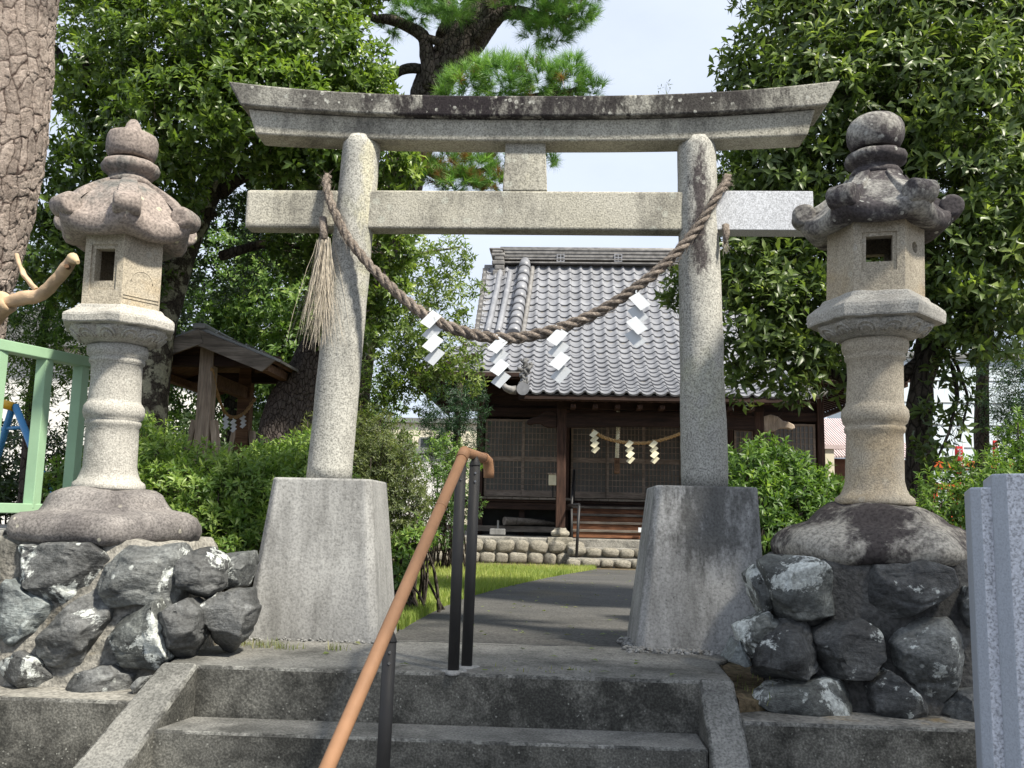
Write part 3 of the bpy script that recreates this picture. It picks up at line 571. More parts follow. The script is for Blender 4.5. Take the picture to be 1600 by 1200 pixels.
# ------------------------------------------------------------------ stone lanterns
def hexr(a, ph=0):                     # regular hexagon with a flat face towards -Y (radius factor of the corner radius)
    b = (a + math.pi / 2 + ph) % (math.pi / 3); b = min(b, math.pi / 3 - b) if False else b
    c = ((a + math.pi / 2 + math.pi / 6) % (math.pi / 3)) - math.pi / 6
    return math.cos(math.pi / 6) / math.cos(c)
def lantern(top, base, sw, mats, lab, pointed, name='stone_lantern'):
    H = (top[2] - base[2]) / 2.05; b = Vector(base); lean = Vector((top[0] - base[0], 0, 0)) / (top[2] - base[2])
    L = thing(name, b, lab, 'lantern'); rot = math.radians(-5 if pointed else -13); ze = CZ - b.z
    def zcor(r, z): return ze + (z - ze) * (1 - r / 4.25)      # heights were read off the front surface, nearer than the axis
    def fix(o):
        co = np.zeros(len(o.data.vertices) * 3); o.data.vertices.foreach_get('co', co); co = co.reshape(-1, 3)
        cr, sr_ = math.cos(rot), math.sin(rot); co[:, :2] = np.stack([co[:, 0] * cr - co[:, 1] * sr_, co[:, 0] * sr_ + co[:, 1] * cr], 1); co[:, 0] += co[:, 2] * lean.x; o.data.vertices.foreach_set('co', co.ravel()); o.data.update(); return o
    def Z(y):
        if pointed: y = float(np.interp(y, [172, 233, 258, 275, 352, 463, 500, 537, 648, 682, 795, 865], [172, 242, 269, 284, 374, 493, 520, 557, 658, 690, 796, 865]))
        return (865 - y) / 338 * H
    Cc = tuple(b)
    # base: a worn lotus slab
    m = MB(); lobes = lambda a, z: (1 + .055 * abs(math.sin(3 * a + .5)) ** .7 * (1 if z < .13 else .3) - .03 + .02 * math.sin(5 * a + z * 9)) * (.5 + .5 * hexr(a) / .93)
    pr = [(.41, -.04), (.43, -.01), (.435, .015), (.425, .04), (.405, .065), (.375, .09), (.345, .108), (.32, .118), (.305, .13), (.29, .15), (.265, .175), (.235, .192), (.21, .202), (.19, .208), (.16, .21)]
    pr = [(.40, -.03), (.425, -.01), (.435, .02), (.432, .05), (.415, .08), (.38, .098), (.33, .105), (.302, .112), (.288, .128), (.282, .155), (.268, .18), (.24, .196), (.21, .204), (.18, .207), (.16, .208)] if pointed else pr; pr = [(r * (.96 if pointed else .97), z) for r, z in pr]; bo = fix(m.lathe(pr, Cc, 96, True, 0, lobes).build('base', mats['base'], L, noise=.012, nscale=8))
    # shaft with mouldings
    pr = [(.185, .205), (.19, .215), (.185, .235), (.162, .25), (.150, .275), (.141, .31)]
    pr += [(.137, Z(700)), (.136, Z(686)), (.145, Z(682)), (.147, Z(676)), (.140, Z(673)), (.155, Z(668)), (.162, Z(658)), (.158, Z(648)), (.146, Z(643)), (.140, Z(641)), (.138, Z(636)), (.134, Z(600)), (.136, Z(572)), (.146, Z(569)), (.148, Z(564)), (.143, Z(560)), (.158, Z(555)), (.162, Z(546)), (.158, Z(538)), (.14, Z(536))]
    pr = [(r * sw * .895, z if z < .35 else zcor(r * .9, z)) for r, z in pr]
    # finer resampling keeps the noise smooth
    fix(MB().lathe(pr, Cc, 56).build('shaft', mats['shaft'], L, noise=.003, nscale=16))
    # platform: hexagonal slab over a carved lotus ring
    prr = [(.165, Z(537)), (.20, Z(533)), (.262, Z(521)), (.288, Z(511)), (.292, Z(507)), (.288, Z(504.5)), (.312, Z(502)), (.334, Z(500)), (.338, Z(497)), (.340, Z(484)), (.335, Z(479)), (.300, Z(473)), (.272, Z(469)), (.262, Z(464)), (.25, Z(462))]
    pw = sw * (.87 if pointed else .885); prr = [(r * pw, zcor(r * pw, z)) for r, z in prr]; zs = (prr[1][1], prr[5][1] - .001)
    def rf(a, z):
        hx = hexr(a)
        if z < zs[1]:
            t = max(0, min(1, (z - zs[0]) / (zs[1] - zs[0]))); pet = abs(math.sin(6 * a)) ** .6
            return hx * (.93 + .10 * pet * t) * (1 - t * 0) + (1 - hx) * .5 * (1 - t)
        return hx
    fix(MB().lathe(prr, Cc, 144, False, 0, rf).build('platform', mats['platform'], L, noise=.004, nscale=18))
    # raised petals on the lotus ring
    m = MB()
    for k in range(12):
        a = k * math.pi / 6 + math.pi / 12
        for s in (1, .6):
            pts = []
            for t in np.linspace(0, math.pi, 9):
                da = .19 * s * math.cos(t); za_, zb_ = prr[1][1] + .012, prr[3][1] + .004; zz = za_ + (zb_ - za_) * (math.sin(t) * s * .95); rr = (.235 + (.296 - .235) * ((zz - za_) / (zb_ - za_))) * pw * hexr(a + da) * 1.01
                pts.append((b.x + rr * math.cos(a + da), b.y + rr * math.sin(a + da), b.z + zz))
            m.tube(pts, .0065 * (1.2 - .3 * s), 6)
    fix(m.build('petal_carving', mats['platform'], L))
    # fire box: six stone slabs, windows cut through
    ri = (.195 if pointed else .212) * sw / (.94 if pointed else 1); z0, z1 = prr[-1][1] - .002, zcor(.17, Z(352)); th = .055
    m = MB()
    for k in range(6):
        na = -math.pi / 2 + k * math.pi / 3; n = Vector((math.cos(na), math.sin(na), 0)); t = Vector((-n.y, n.x, 0)); ap = ri * math.cos(math.pi / 6); hw = ri * .5; hi = (ap - th) * math.tan(math.pi / 6)
        def q(s, z, d): return b + n * (ap - d) + t * s + Vector((0, 0, z))
        def slab(s0, s1, za, zb, d0=0.0, d1=th):
            i0 = max(-hi, min(hi, s0)); i1 = max(-hi, min(hi, s1))
            if s0 <= -hw + 1e-6: i0 = -hi
            if s1 >= hw - 1e-6: i1 = hi
            m.hexa([q(s0, za, d0), q(s1, za, d0), q(i1, za, d1), q(i0, za, d1)], [q(s0, zb, d0), q(s1, zb, d0), q(i1, zb, d1), q(i0, zb, d1)])
        if k in (0, 3):                # front and back: square window with a sunk frame
            ww, wz0, wz1 = (.048, z0 + .115, z1 - .075) if pointed else (.055, z0 + .135, z1 - .078); fw = .018
            slab(-hw, -ww - fw, z0, z1); slab(ww + fw, hw, z0, z1); slab(-ww - fw, ww + fw, z0, wz0 - fw * 2.4); slab(-ww - fw, ww + fw, wz1 + fw, z1)
            slab(-ww - fw, -ww, wz0 - fw * 2.4, wz1 + fw, .008); slab(ww, ww + fw, wz0 - fw * 2.4, wz1 + fw, .008)
            slab(-ww, ww, wz0 - fw * 2.4, wz0, .008); slab(-ww, ww, wz1, wz1 + fw, .008)
        elif k == 1:              # round opening beside the front
            rr = .026; zc = (z0 + z1) / 2 + .05; ns = 16
            if not pointed:
                ring = [(rr * math.cos(2 * math.pi * i / ns), zc + rr * math.sin(2 * math.pi * i / ns)) for i in range(ns)]
                R4 = .05
                def sq(i):
                    c, s_ = math.cos(2 * math.pi * i / ns), math.sin(2 * math.pi * i / ns); mx = max(abs(c), abs(s_)); return (R4 * c / mx, zc + R4 * s_ / mx)
                for i in range(ns):
                    a0, a1, c0, c1 = ring[i], ring[(i + 1) % ns], sq(i), sq(i + 1)
                    vs = [q(a0[0], a0[1], 0), q(a1[0], a1[1], 0), q(c1[0], c1[1], 0), q(c0[0], c0[1], 0), q(a0[0], a0[1], th), q(a1[0], a1[1], th)]
                    m.add(vs, [(0, 1, 2, 3), (0, 4, 5, 1)])
                slab(-hw, -R4, z0, z1); slab(R4, hw, z0, z1); slab(-R4, R4, z0, zc - R4); slab(-R4, R4, zc + R4, z1)
            else: slab(-hw, hw, z0, z1)
        else: slab(-hw, hw, z0, z1)
    m.box((b.x - ri * .55, b.y - ri * .55, b.z + z0 + .001), (b.x + ri * .55, b.y + ri * .55, b.z + z0 + .02))
    fix(m.build('fire_box', mats['box'], L, noise=.002, nscale=20))
    if pointed:                        # shallow carved arch and line on the side panel
        m = MB(); na = -math.pi / 6; n = Vector((math.cos(na), math.sin(na), 0)); t = Vector((-n.y, n.x, 0)); ap = ri * math.cos(math.pi / 6)
        m.tube([b + n * (ap - .001) + t * (.055 * math.cos(x)) + Vector((0, 0, z0 + .12 + .055 * math.sin(x))) for x in np.linspace(0, math.pi, 12)], .003, 6)
        for zz in (.035, .05): m.tube([b + n * (ap + .001) + t * s + Vector((0, 0, z0 + zz)) for s in (-.09, .09)], .003, 6)
        fix(m.build('carving', mats['box'], L))
    # roof: hexagonal bell roof, rim rising to scrolled corners
    nA, nT = 96, 15; vs = []; R0 = .338 * sw
    zb = Z(366); 
    prof = [(.50, Z(355)), (.66, Z(357)), (.82, Z(353)), (.95, Z(346)), (1.02, Z(337)), (1.035, Z(328)), (1.02, Z(320)), (.97, Z(316)), (.91, Z(314)), (.84, Z(310)), (.76, Z(303)), (.67, Z(293)), (.57, Z(284)), (.46, Z(277)), (.355, Z(271))]
    if not pointed: prof = [(.50, Z(353)), (.68, Z(354)), (.83, Z(352)), (.95, Z(346)), (1.025, Z(336)), (1.04, Z(326)), (1.035, Z(321.5)), (1.0, Z(319)), (.93, Z(318)), (.84, Z(313)), (.72, Z(304)), (.60, Z(294)), (.50, Z(286)), (.42, Z(279)), (.36, Z(271))]
    else: prof = [(.50, Z(354)), (.68, Z(355)), (.83, Z(353)), (.95, Z(347)), (1.025, Z(337)), (1.04, Z(327)), (1.035, Z(322)), (1.0, Z(319)), (.94, Z(316)), (.89, Z(308)), (.82, Z(298)), (.73, Z(288)), (.61, Z(280)), (.48, Z(275)), (.36, Z(271))]
    prof = [(r, zcor(r * R0 if r > .4 else .12, z)) for r, z in prof]
    for k, (r, z) in enumerate(prof):
        for j in range(nA):
            a = 2 * math.pi * j / nA; c = ((a + math.pi / 2) % (math.pi / 3)) - math.pi / 6     # 0 at a corner
            cor = (1 - abs(c) / (math.pi / 6)) ** 2.2; hx = hexr(a); t = max(0, (r - .35) / .65)
            rr = R0 * 1.02 * r * (hx * (1 - .03 * t * (1 - cor)) * t + (1 - (1 - hx) * .3) * (1 - t))
            vs.append((b.x + rr * math.cos(a), b.y + rr * math.sin(a), b.z + z + .060 * cor * t ** 2.4))
    m = MB().add(vs, [(i * nA + j, i * nA + (j + 1) % nA, (i + 1) * nA + (j + 1) % nA, (i + 1) * nA + j) for i in range(nT - 1) for j in range(nA)], True)
    m.f += [list(range(nA))[::-1], [(nT - 1) * nA + j for j in range(nA)]]; m.sm += [False, False]; m.mi += [0, 0]
    ro = fix(m.build('roof', mats['roof'], L, noise=.004, nscale=13))
    for k in range(6):                 # a rolled fern-scroll at each corner
        a = -math.pi / 3 + k * math.pi / 3; n = Vector((math.cos(a), math.sin(a), 0)); tn = Vector((-n.y, n.x, 0)); zt_ = prof[7][1]; c3 = b + n * (R0 * .945) + Vector((0, 0, zt_ + .048))
        pts = [c3 + tn * s for s in (-.060, -.057, -.048, 0, .048, .057, .060)]; fix(MB().tube(pts, [.034, .046, .053, .054, .053, .046, .034], 28).build('scroll', mats['roof'], ro, noise=.003, nscale=16))
        vv = []; qs = [.97, .90, .82, .74, .64, .54, .44, .37]
        for r in qs:
            zz = float(np.interp(r, [p_[0] for p_ in prof[::-1]][:8], [p_[1] for p_ in prof[::-1]][:8])) + .060 * (max(0, r - .35) / .65) ** 2.4 + .012; q3 = b + n * (R0 * 1.0 * r) + Vector((0, 0, zz)); wd = .054 - .026 * (1 - r)
            vv += [q3 - tn * wd - Vector((0, 0, .04)), q3 - tn * wd * .88, q3 + tn * wd * .88, q3 + tn * wd - Vector((0, 0, .04))]
        nq = len(qs); fs = [(i * 4 + j_, i * 4 + j_ + 1, i * 4 + 5 + j_, i * 4 + 4 + j_) for i in range(nq - 1) for j_ in range(3)] + [(3, 2, 1, 0), tuple((nq - 1) * 4 + q for q in range(4))]
        fix(MB().add(vv, [f[::-1] for f in fs]).build('hip_band', mats['roof'], ro, .006, 2))
    # finial
    pr = [(.105, Z(277)), (.118, Z(274)), (.122, Z(269)), (.112, Z(264)), (.098, Z(261)), (.100, Z(258)), (.118, Z(255)), (.136, Z(249)), (.140, Z(242)), (.132, Z(236)), (.118, Z(233)), (.10, Z(232))]
    fr = lambda a, z: 1 + (.06 * abs(math.sin(4 * a)) ** .7 if zcor(.09, Z(254)) < z < zcor(.09, Z(235)) else 0)
    fix(MB().lathe([(r * sw * .97, zcor(.09, z)) for r, z in pr], Cc, 64, True, 0, fr).build('finial_collar', mats['collar'], L, noise=.004, nscale=22))
    if pointed: pr = [(.105, Z(233)), (.118, Z(229)), (.126, Z(222)), (.128, Z(212)), (.126, Z(202)), (.118, Z(197)), (.088, Z(194)), (.056, Z(191)), (.042, Z(185)), (.033, Z(178)), (.018, Z(172)), (.003, Z(170))]
    else: pr = [(.100, Z(233)), (.112, Z(228)), (.126, Z(218)), (.130, Z(207)), (.126, Z(196)), (.112, Z(186)), (.085, Z(178)), (.05, Z(174.5)), (.034, Z(174)), (.030, Z(171.5)), (.012, Z(170)), (.002, Z(170))]
    fix(MB().lathe([(r * sw, zcor(.05, z)) for r, z in pr], Cc, 48).build('finial', mats['finial'], L, noise=.004, nscale=18))
    return L
lantern(P(210, 182, 4.25), P(165, 835, 4.25), .94, dict(base=M['base_purple'], shaft=M['lantern_grey'], platform=M['lantern_grey'], box=M['lantern'], roof=M['lantern_red'], collar=M['lantern_red'], finial=M['lantern_red']),
        'stone lantern with reddish roof and pointed finial on the left pedestal', True)
lantern(P(1368, 172, 4.25), P(1366, 862, 4.25), 1.0, dict(base=M['base_black'], shaft=M['lantern'], platform=M['lantern_grey'], box=M['lantern'], roof=M['lantern_black'], collar=M['lantern_black'], finial=M['lantern_black']),
        'stone lantern with blackened roof and round finial on the right pedestal', False)

# ------------------------------------------------------------------ rock pedestals: every boulder is traced and rounded out
def boulder(poly, depth, Y, seed, mat, parent):
    pts = np.array([list(P(u, v, Y)) for u, v in poly]); c = pts.mean(0); pts = c + (pts - c) * 1.05; rel = pts[:, [0, 2]] - c[[0, 2]]
    ang = np.arctan2(rel[:, 1], rel[:, 0]); rr = np.hypot(rel[:, 0], rel[:, 1]); od = np.argsort(ang); rel = rel[od]
    bm = bmesh.new(); bmesh.ops.create_icosphere(bm, subdivisions=5, radius=1)
    d = np.array([v.co[:] for v in bm.verts]); fs = np.array([[v.index for v in f.verts] for f in bm.faces]); bm.free()
    th = np.arctan2(d[:, 2], d[:, 0]); fx_, fz_ = np.cos(th), np.sin(th); rho = np.full(len(d), 9.0)
    n = len(rel)
    for i in range(n):                 # ray against polygon edges
        a, b2 = rel[i], rel[(i + 1) % n]; e = b2 - a; den = fx_ * e[1] - fz_ * e[0]; den = np.where(abs(den) < 1e-9, 1e-9, den)
        t = (a[0] * e[1] - a[1] * e[0]) / den; s = (a[0] * fz_ - a[1] * fx_) / den
        ok = (t > 0) & (s >= -1e-6) & (s <= 1 + 1e-6); rho = np.where(ok, np.minimum(rho, t), rho)
    rho = np.where(rho > 5, rr.mean(), rho)
    rg = np.random.default_rng(seed); cp = np.sqrt(np.maximum(0, 1 - d[:, 1] ** 2)); k = cp ** .30
    p = np.stack([fx_ * rho * k, np.sign(d[:, 1]) * np.abs(d[:, 1]) ** .55 * depth, fz_ * rho * k], 1)
    sc = np.array([rr.mean(), depth, rr.mean()])
    for _ in range(11):                # broken facets on the front
        nrm = rg.normal(0, 1, 3); nrm[1] = -abs(nrm[1]) - .5; nrm /= np.linalg.norm(nrm); lim = rg.uniform(.70, 1.0) * np.linalg.norm(sc * nrm)
        dd = p @ nrm; ex = np.maximum(0, dd - lim); p -= nrm[None] * (ex * .97)[:, None]
    rid = 1 - np.abs(fbm(p * np.array([5, 5, 9]) + seed * 3, 3, seed + 50)); p += d * (fbm(p * 9 + seed * 5, 5, seed) * .009)[:, None] - d * (np.clip(rid - .80, 0, 1) * .05)[:, None]
    p += d * (vnoise(p * 5 + seed, seed + 3) * .012)[:, None]
    return from_arrays('boulder', p + c, fs, mat, parent, True)
def core(name, mat, xs0, xs1, xt0, xt1, y0, y1, yt0, yt1, z0, z1, parent, seed):
    n = 26; vs, fs = [], []
    bm = bmesh.new(); bmesh.ops.create_cube(bm, size=2); bmesh.ops.subdivide_edges(bm, edges=bm.edges[:], cuts=18, use_grid_fill=True)
    d = np.array([v.co[:] for v in bm.verts]); fa = np.array([[v.index for v in f.verts] for f in bm.faces]); bm.free()
    t = (d[:, 2:3] + 1) / 2; r = np.maximum(np.abs(d[:, 0]), np.abs(d[:, 1])); l2 = np.hypot(d[:, 0], d[:, 1]) + 1e-9; sq = (r / l2)[:, None] ** .35
    u = (d[:, :2] * sq + 1) / 2
    x = (xs0 + (xs1 - xs0) * u[:, 0]) * (1 - t[:, 0]) + (xt0 + (xt1 - xt0) * u[:, 0]) * t[:, 0]; y = (y0 + (y1 - y0) * u[:, 1]) * (1 - t[:, 0]) + (yt0 + (yt1 - yt0) * u[:, 1]) * t[:, 0]
    z = z0 + (z1 - z0) * t[:, 0] - .05 * (t[:, 0] > .9) * np.clip(l2 - .8, 0, 1)
    p = np.stack([x, y, z], 1); p += d * (fbm(p * 6, 4, seed) * .018)[:, None]
    return from_arrays(name, p, fa, mat, parent, True)
LP = [('d', 3.97, [(10, 265), (110, 250), (400, 245), (480, 330), (440, 400), (310, 490), (240, 480), (130, 400), (40, 370)]), ('g', 3.95, [(490, 330), (560, 260), (760, 255), (800, 320), (790, 420), (740, 510), (620, 490), (500, 500), (460, 420)]),
      ('d', 4.06, [(800, 280), (880, 265), (960, 320), (950, 420), (860, 490), (800, 450), (790, 380)]), ('g', 4.2, [(940, 290), (1060, 275), (1065, 330), (1030, 420), (970, 430), (945, 370)]),
      ('b', 3.9, [(0, 490), (75, 390), (210, 480), (260, 520), (240, 580), (60, 680), (0, 720), (-60, 600)]), ('d', 3.90, [(260, 560), (420, 430), (470, 440), (480, 560), (400, 680), (350, 780), (260, 800), (205, 700), (205, 630)]),
      ('w', 3.86, [(450, 660), (520, 570), (690, 485), (710, 580), (740, 720), (690, 770), (560, 760), (460, 730)]), ('d', 3.94, [(720, 530), (820, 470), (865, 530), (850, 640), (790, 740), (750, 700), (730, 600)]),
      ('d', 4.10, [(880, 500), (950, 440), (1060, 440), (1085, 520), (1050, 640), (970, 705), (880, 650), (865, 560)]), ('d', 3.86, [(30, 740), (120, 680), (200, 720), (270, 830), (220, 855), (30, 850)]),
      ('d', 3.82, [(230, 875), (330, 800), (500, 755), (580, 800), (570, 870), (400, 890)]), ('d', 3.86, [(590, 860), (640, 800), (690, 790), (650, 840), (610, 880)]), ('g', 4.0, [(-40, 250), (5, 260), (20, 390), (-40, 420)])]
RP = [('w', 3.95, [(460, 320), (500, 295), (700, 320), (800, 400), (835, 490), (800, 540), (620, 550), (530, 560), (480, 420)]), ('w', 4.08, [(395, 370), (440, 330), (470, 400), (500, 520), (460, 545), (420, 470)]),
      ('d', 3.97, [(850, 400), (930, 330), (1130, 310), (1240, 350), (1270, 420), (1180, 480), (1040, 550), (960, 580), (870, 510)]), ('g', 3.97, [(1290, 470), (1330, 420), (1400, 440), (1400, 600), (1320, 590), (1290, 540)]),
      ('w', 4.04, [(360, 600), (480, 540), (530, 570), (470, 620), (440, 740), (390, 690)]), ('b', 4.1, [(305, 735), (350, 640), (400, 720), (420, 760), (370, 760)]),
      ('d', 3.92, [(445, 720), (470, 640), (560, 560), (650, 570), (690, 650), (700, 780), (600, 840), (440, 830)]), ('d', 3.90, [(680, 600), (760, 560), (880, 560), (960, 620), (970, 720), (900, 810), (760, 810), (700, 740)]),
      ('g', 3.88, [(1015, 660), (1100, 560), (1250, 560), (1330, 640), (1320, 780), (1220, 900), (1140, 880), (1030, 760)]), ('w', 3.85, [(440, 900), (500, 850), (640, 820), (740, 810), (860, 860), (880, 940), (780, 1000), (620, 990), (500, 950)]),
      ('d', 3.86, [(910, 850), (1000, 790), (1110, 870), (1200, 930), (1150, 1015), (1010, 1000), (930, 950)]), ('g', 3.86, [(1240, 960), (1290, 870), (1400, 860), (1420, 1000), (1300, 1020)])]
rm = dict(d=M['rock_dark'], g=M['rock_grey'], b=M['rock_blue'], w=M['rock_white'])
for (lst, ox, lab, mm, xs_, zt, sd0) in ((LP, 0, 'pedestal of dark lichened boulders set in mortar, left of the torii', M['mortar'], (-2.75, -1.50, -2.62, -1.66), 1.425, 0), (RP, 1020, 'pedestal of white-blotched boulders set in mortar, right of the torii', M['mortar_dark'], (.86, 1.98, .98, 1.9), 1.425, 40)):
    ped = thing('boulder_pedestal', (sum(xs_[:2]) / 2, 4.2, .82), lab, 'pedestal')
    dy = .0 if sd0 == 0 else .01; core('mortar', mm, xs_[0], xs_[1], xs_[2], xs_[3], 3.80 + dy, 4.70, 3.90 + dy, 4.68, .80, zt, ped, sd0)
    for k, (t, Y, poly) in enumerate(lst):
        vm = 760 + sum(q[1] for q in poly) / len(poly) / 2.727; yf = 3.70 + .10 * (1085 - vm) / 240 + max(0, Y - 4.0) * 1.1
        boulder([(ox + x / 2.727, 760 + y / 2.727) for x, y in poly], .15, yf + .13, sd0 + k + 1, rm[t], ped)

# ------------------------------------------------------------------ handrail
hr = thing('handrail', P(709, 1037, 3.72), 'brown handrail on three black posts beside the steps', 'handrail')
RR = .021
A, B = P(726, 706, 3.72), P(506, 1212, 2.46)
d = (A - B).normalized()
MB().tube([A - d * .02, B.lerp(A, .5), B - d * .35], RR, 20).build('rail', M['rail'], hr)
j = A.lerp(B, .245); MB().tube([j - d * .006, j + d * .006], .0219, 20).build('rail_joint', M['rail'], hr)
E = P(757, 716, 4.12); F2 = E + Vector((.012, .035, -.055))
MB().tube([A - d * .055, A - d * .01, A, A + (E - A) * .02], [.0238, .0245, .0245, .0228], 20).build('elbow', M['rail'], hr)
MB().tube([A, A.lerp(E, .5), E], RR, 18).build('rail', M['rail'], hr)
MB().tube([E - (E - A) * .08, E, E + Vector((.014, .02, -.012)), F2 + Vector((.006, .006, 0)), F2 + Vector((.006, .008, -.03))], [.0238] * 5, 18).build('rail_end', M['rail'], hr)
def hpost(foot, top, cap, s=1):
    foot, top = Vector(foot), Vector(top); r = .0225 * s
    po = MB().tube([foot, top], r, 24).build('post', M['rail_post'], hr)
    ax = (top - foot).normalized()
    MB().tube([top, top + ax * .004, top + ax * .022, top + ax * .04], [r * 1.06, r * 1.06, r * .75, r * .42], 20).build('post_cap', M['rail_post'], po)
    MB().tube([top + ax * .03, Vector(cap)], .006, 10).build('bracket', M['rail_post'], po)
    for z in (.03, .065):
        c = top - ax * z + Vector((.006, -r, 0)); MB().tube([c, c + Vector((.0, -.003, 0))], .0045, 8).build('screw', M['steel'], po)
    MB().lathe([(.05, -.006), (.045, .004), (.03, .007), (.02, .008)], foot + Vector((0, 0, .002)), 20, True, 0, lambda a, z: 1 + .25 * math.sin(3 * a)).build('mortar_collar', M['concrete'], po)
hpost((P(708, 1037, 3.74).x, 3.755, ZL - .002), P(720, 724, 3.755), A + Vector((.004, .03, -.01)))
hpost((P(729, 1029, 3.86).x, 3.87, ZL - .002), P(742, 728, 3.87), A.lerp(E, .35))
q = P(609, 1003, 3.14); hpost((P(602, 1200, 3.12).x - .01, 3.12, ZL - RISE * 2), q, B.lerp(A, .53))

# ------------------------------------------------------------------ new granite pillar at the right edge
zt = P(1560, 742, 2.62).z; c0 = P(1517, 800, 2.62)
po = thing('granite_pillar', (c0.x, c0.y, 0), 'new pale granite pillar with stepped corners at the right edge', 'pillar')
def plan(x0, x1, yf, yb, c):
    A_ = math.radians(-21); return [(c0.x + x * math.cos(A_) - y * math.sin(A_), c0.y + x * math.sin(A_) + y * math.cos(A_)) for x, y in ((x0, yf + c), (x0 + c, yf), (x1 - c, yf), (x1, yf + c), (x1, yb), (x0, yb))]
o = MB().prism(plan(0, .50, 0, .40, .026), 0, zt - .035, 'z').build('shoulder', [M['granite_cut'], M['granite_smooth']], po, .005, 2)
o2 = MB().prism(plan(.052, .448, -.052, .36, .034), 0, zt, 'z').build('front_slab', [M['granite_cut'], M['granite_smooth']], po, .005, 2)
for ob in (o, o2):
    for f in ob.data.polygons:
        if abs(f.normal.z) < .5 and f.normal.x < -.55: f.material_index = 1

# ------------------------------------------------------------------ shrine hall
SX, ZG, WY = 2.03, .64, 20.7
hall = thing('shrine_hall', (SX, WY, ZG), 'dark wooden shrine hall with grey tiled roof at the end of the path', 'shrine hall')
rc = spline([(17.92, 3.93, 0), (18.6, 4.21, 0), (19.4, 4.60, 0), (20.2, 5.08, 0), (20.9, 5.62, 0), (21.7, 6.36, 0), (22.4, 7.10, 0), (23.15, 7.97, 0)], 140)
ry, rzz = rc[:, 0], rc[:, 1]; rs = np.concatenate([[0], np.cumsum(np.hypot(np.diff(ry), np.diff(rzz)))])
def roof_at(s):
    y = np.interp(s, rs, ry); z = np.interp(s, rs, rzz); a = np.interp(s + .05, rs, ry), np.interp(s + .05, rs, rzz); b = np.interp(s - .05, rs, ry), np.interp(s - .05, rs, rzz)
    return y, z, math.atan2(a[1] - b[1], a[0] - b[0])
def zroof(y): return float(np.interp(y, ry, rzz))
def half_at(y):
    if y < 19.38: return 2.81
    if y < 20.9: return 5.25 - (y - 19.38) / (20.9 - 19.38) * 1.25
    return 3.98
# roof body
m = MB(); vs = []
rows = [17.95, 18.3, 18.7, 19.1, 19.379]; rows2 = [19.381, 19.7, 20.1, 20.5, 20.899]; rows3 = [20.901, 21.4, 21.9, 22.4, 22.8, 23.15]
for rw in (rows, rows2, rows3):
    vs = []
    for y in rw:
        h = half_at(y); z = zroof(y) - .03; vs += [(SX - h, y, z), (SX + h, y, z), (SX + h, y, z - .09), (SX - h, y, z - .09)]
    n = len(rw); fs = []
    for k in range(n - 1):
        for i in range(4): fs.append((k * 4 + i, k * 4 + (i + 1) % 4, k * 4 + 4 + (i + 1) % 4, k * 4 + 4 + i))
    fs += [(0, 3, 2, 1), tuple((n - 1) * 4 + i for i in range(4))]
    m.add(vs, fs)
RB = 2 * 23.15
for s in (-1, 1):                       # hipped sides and back
    e = SX + s * 5.25; g_ = SX + s * 3.9; z0, z1 = zroof(19.38) - .03, zroof(20.9) - .03
    m.add([(e, 19.38, z0), (e, RB - 19.38, z0), (g_, RB - 20.9, z1), (g_, 20.9, z1)], [(0, 1, 2, 3) if s > 0 else (3, 2, 1, 0)])
    m.add([(SX + s * 3.5, 20.95, z1), (SX + s * 3.5, RB - 20.95, z1), (SX + s * 3.5, 23.15, 7.9)], [(0, 1, 2)])
m.add([(SX - 3.98, 23.15, 7.94), (SX + 3.98, 23.15, 7.94), (SX + 3.98, RB - 20.9, zroof(20.9) - .03), (SX - 3.98, RB - 20.9, zroof(20.9) - .03)], [(0, 1, 2, 3)])
m.add([(SX - 3.98, RB - 20.9, zroof(20.9) - .03), (SX + 3.98, RB - 20.9, zroof(20.9) - .03), (SX + 5.25, RB - 19.38, zroof(19.38) - .03), (SX - 5.25, RB - 19.38, zroof(19.38) - .03)], [(0, 1, 2, 3)])
roof = m.build('roof', [M['tile_ridge'], M['dark_wood']], hall)
for f in roof.data.polygons:
    if f.normal.z < .3: f.material_index = 1
# S-shaped clay tiles
TW, TL = .268, .272
pxs = np.linspace(0, 1, 9); pz = np.where(pxs < .66, -.026 * np.sin(np.pi * pxs / .66), .044 * np.sin(np.pi * (pxs - .66) / .34))
tv = []
for (y, dz) in ((0, .036), (TL * 1.12, .004)): tv += [(x * TW * 1.02, y, z + dz) for x, z in zip(pxs, pz)]
tv += [(x * TW * 1.02, .0005, z + .036) for x, z in zip(pxs, pz)] + [(x * TW * 1.02, .004, z - .002) for x, z in zip(pxs, pz)]
tf = [(i, i + 1, 10 + i, 9 + i) for i in range(8)] + [(27 + i, 28 + i, 19 + i, 18 + i) for i in range(8)]
tv, tfa = np.array(tv), np.array(tf)
tme = bpy.data.meshes.new('tile'); tme.from_pydata(tv.tolist(), [], tf); tme.polygons.foreach_set('use_smooth', [True] * 8 + [False] * 8); tme.materials.append(M['tile']); tme.update()
hb = Vector(base_of(roof)); many = []; shown = []
nrow = int(rs[-1] / TL)
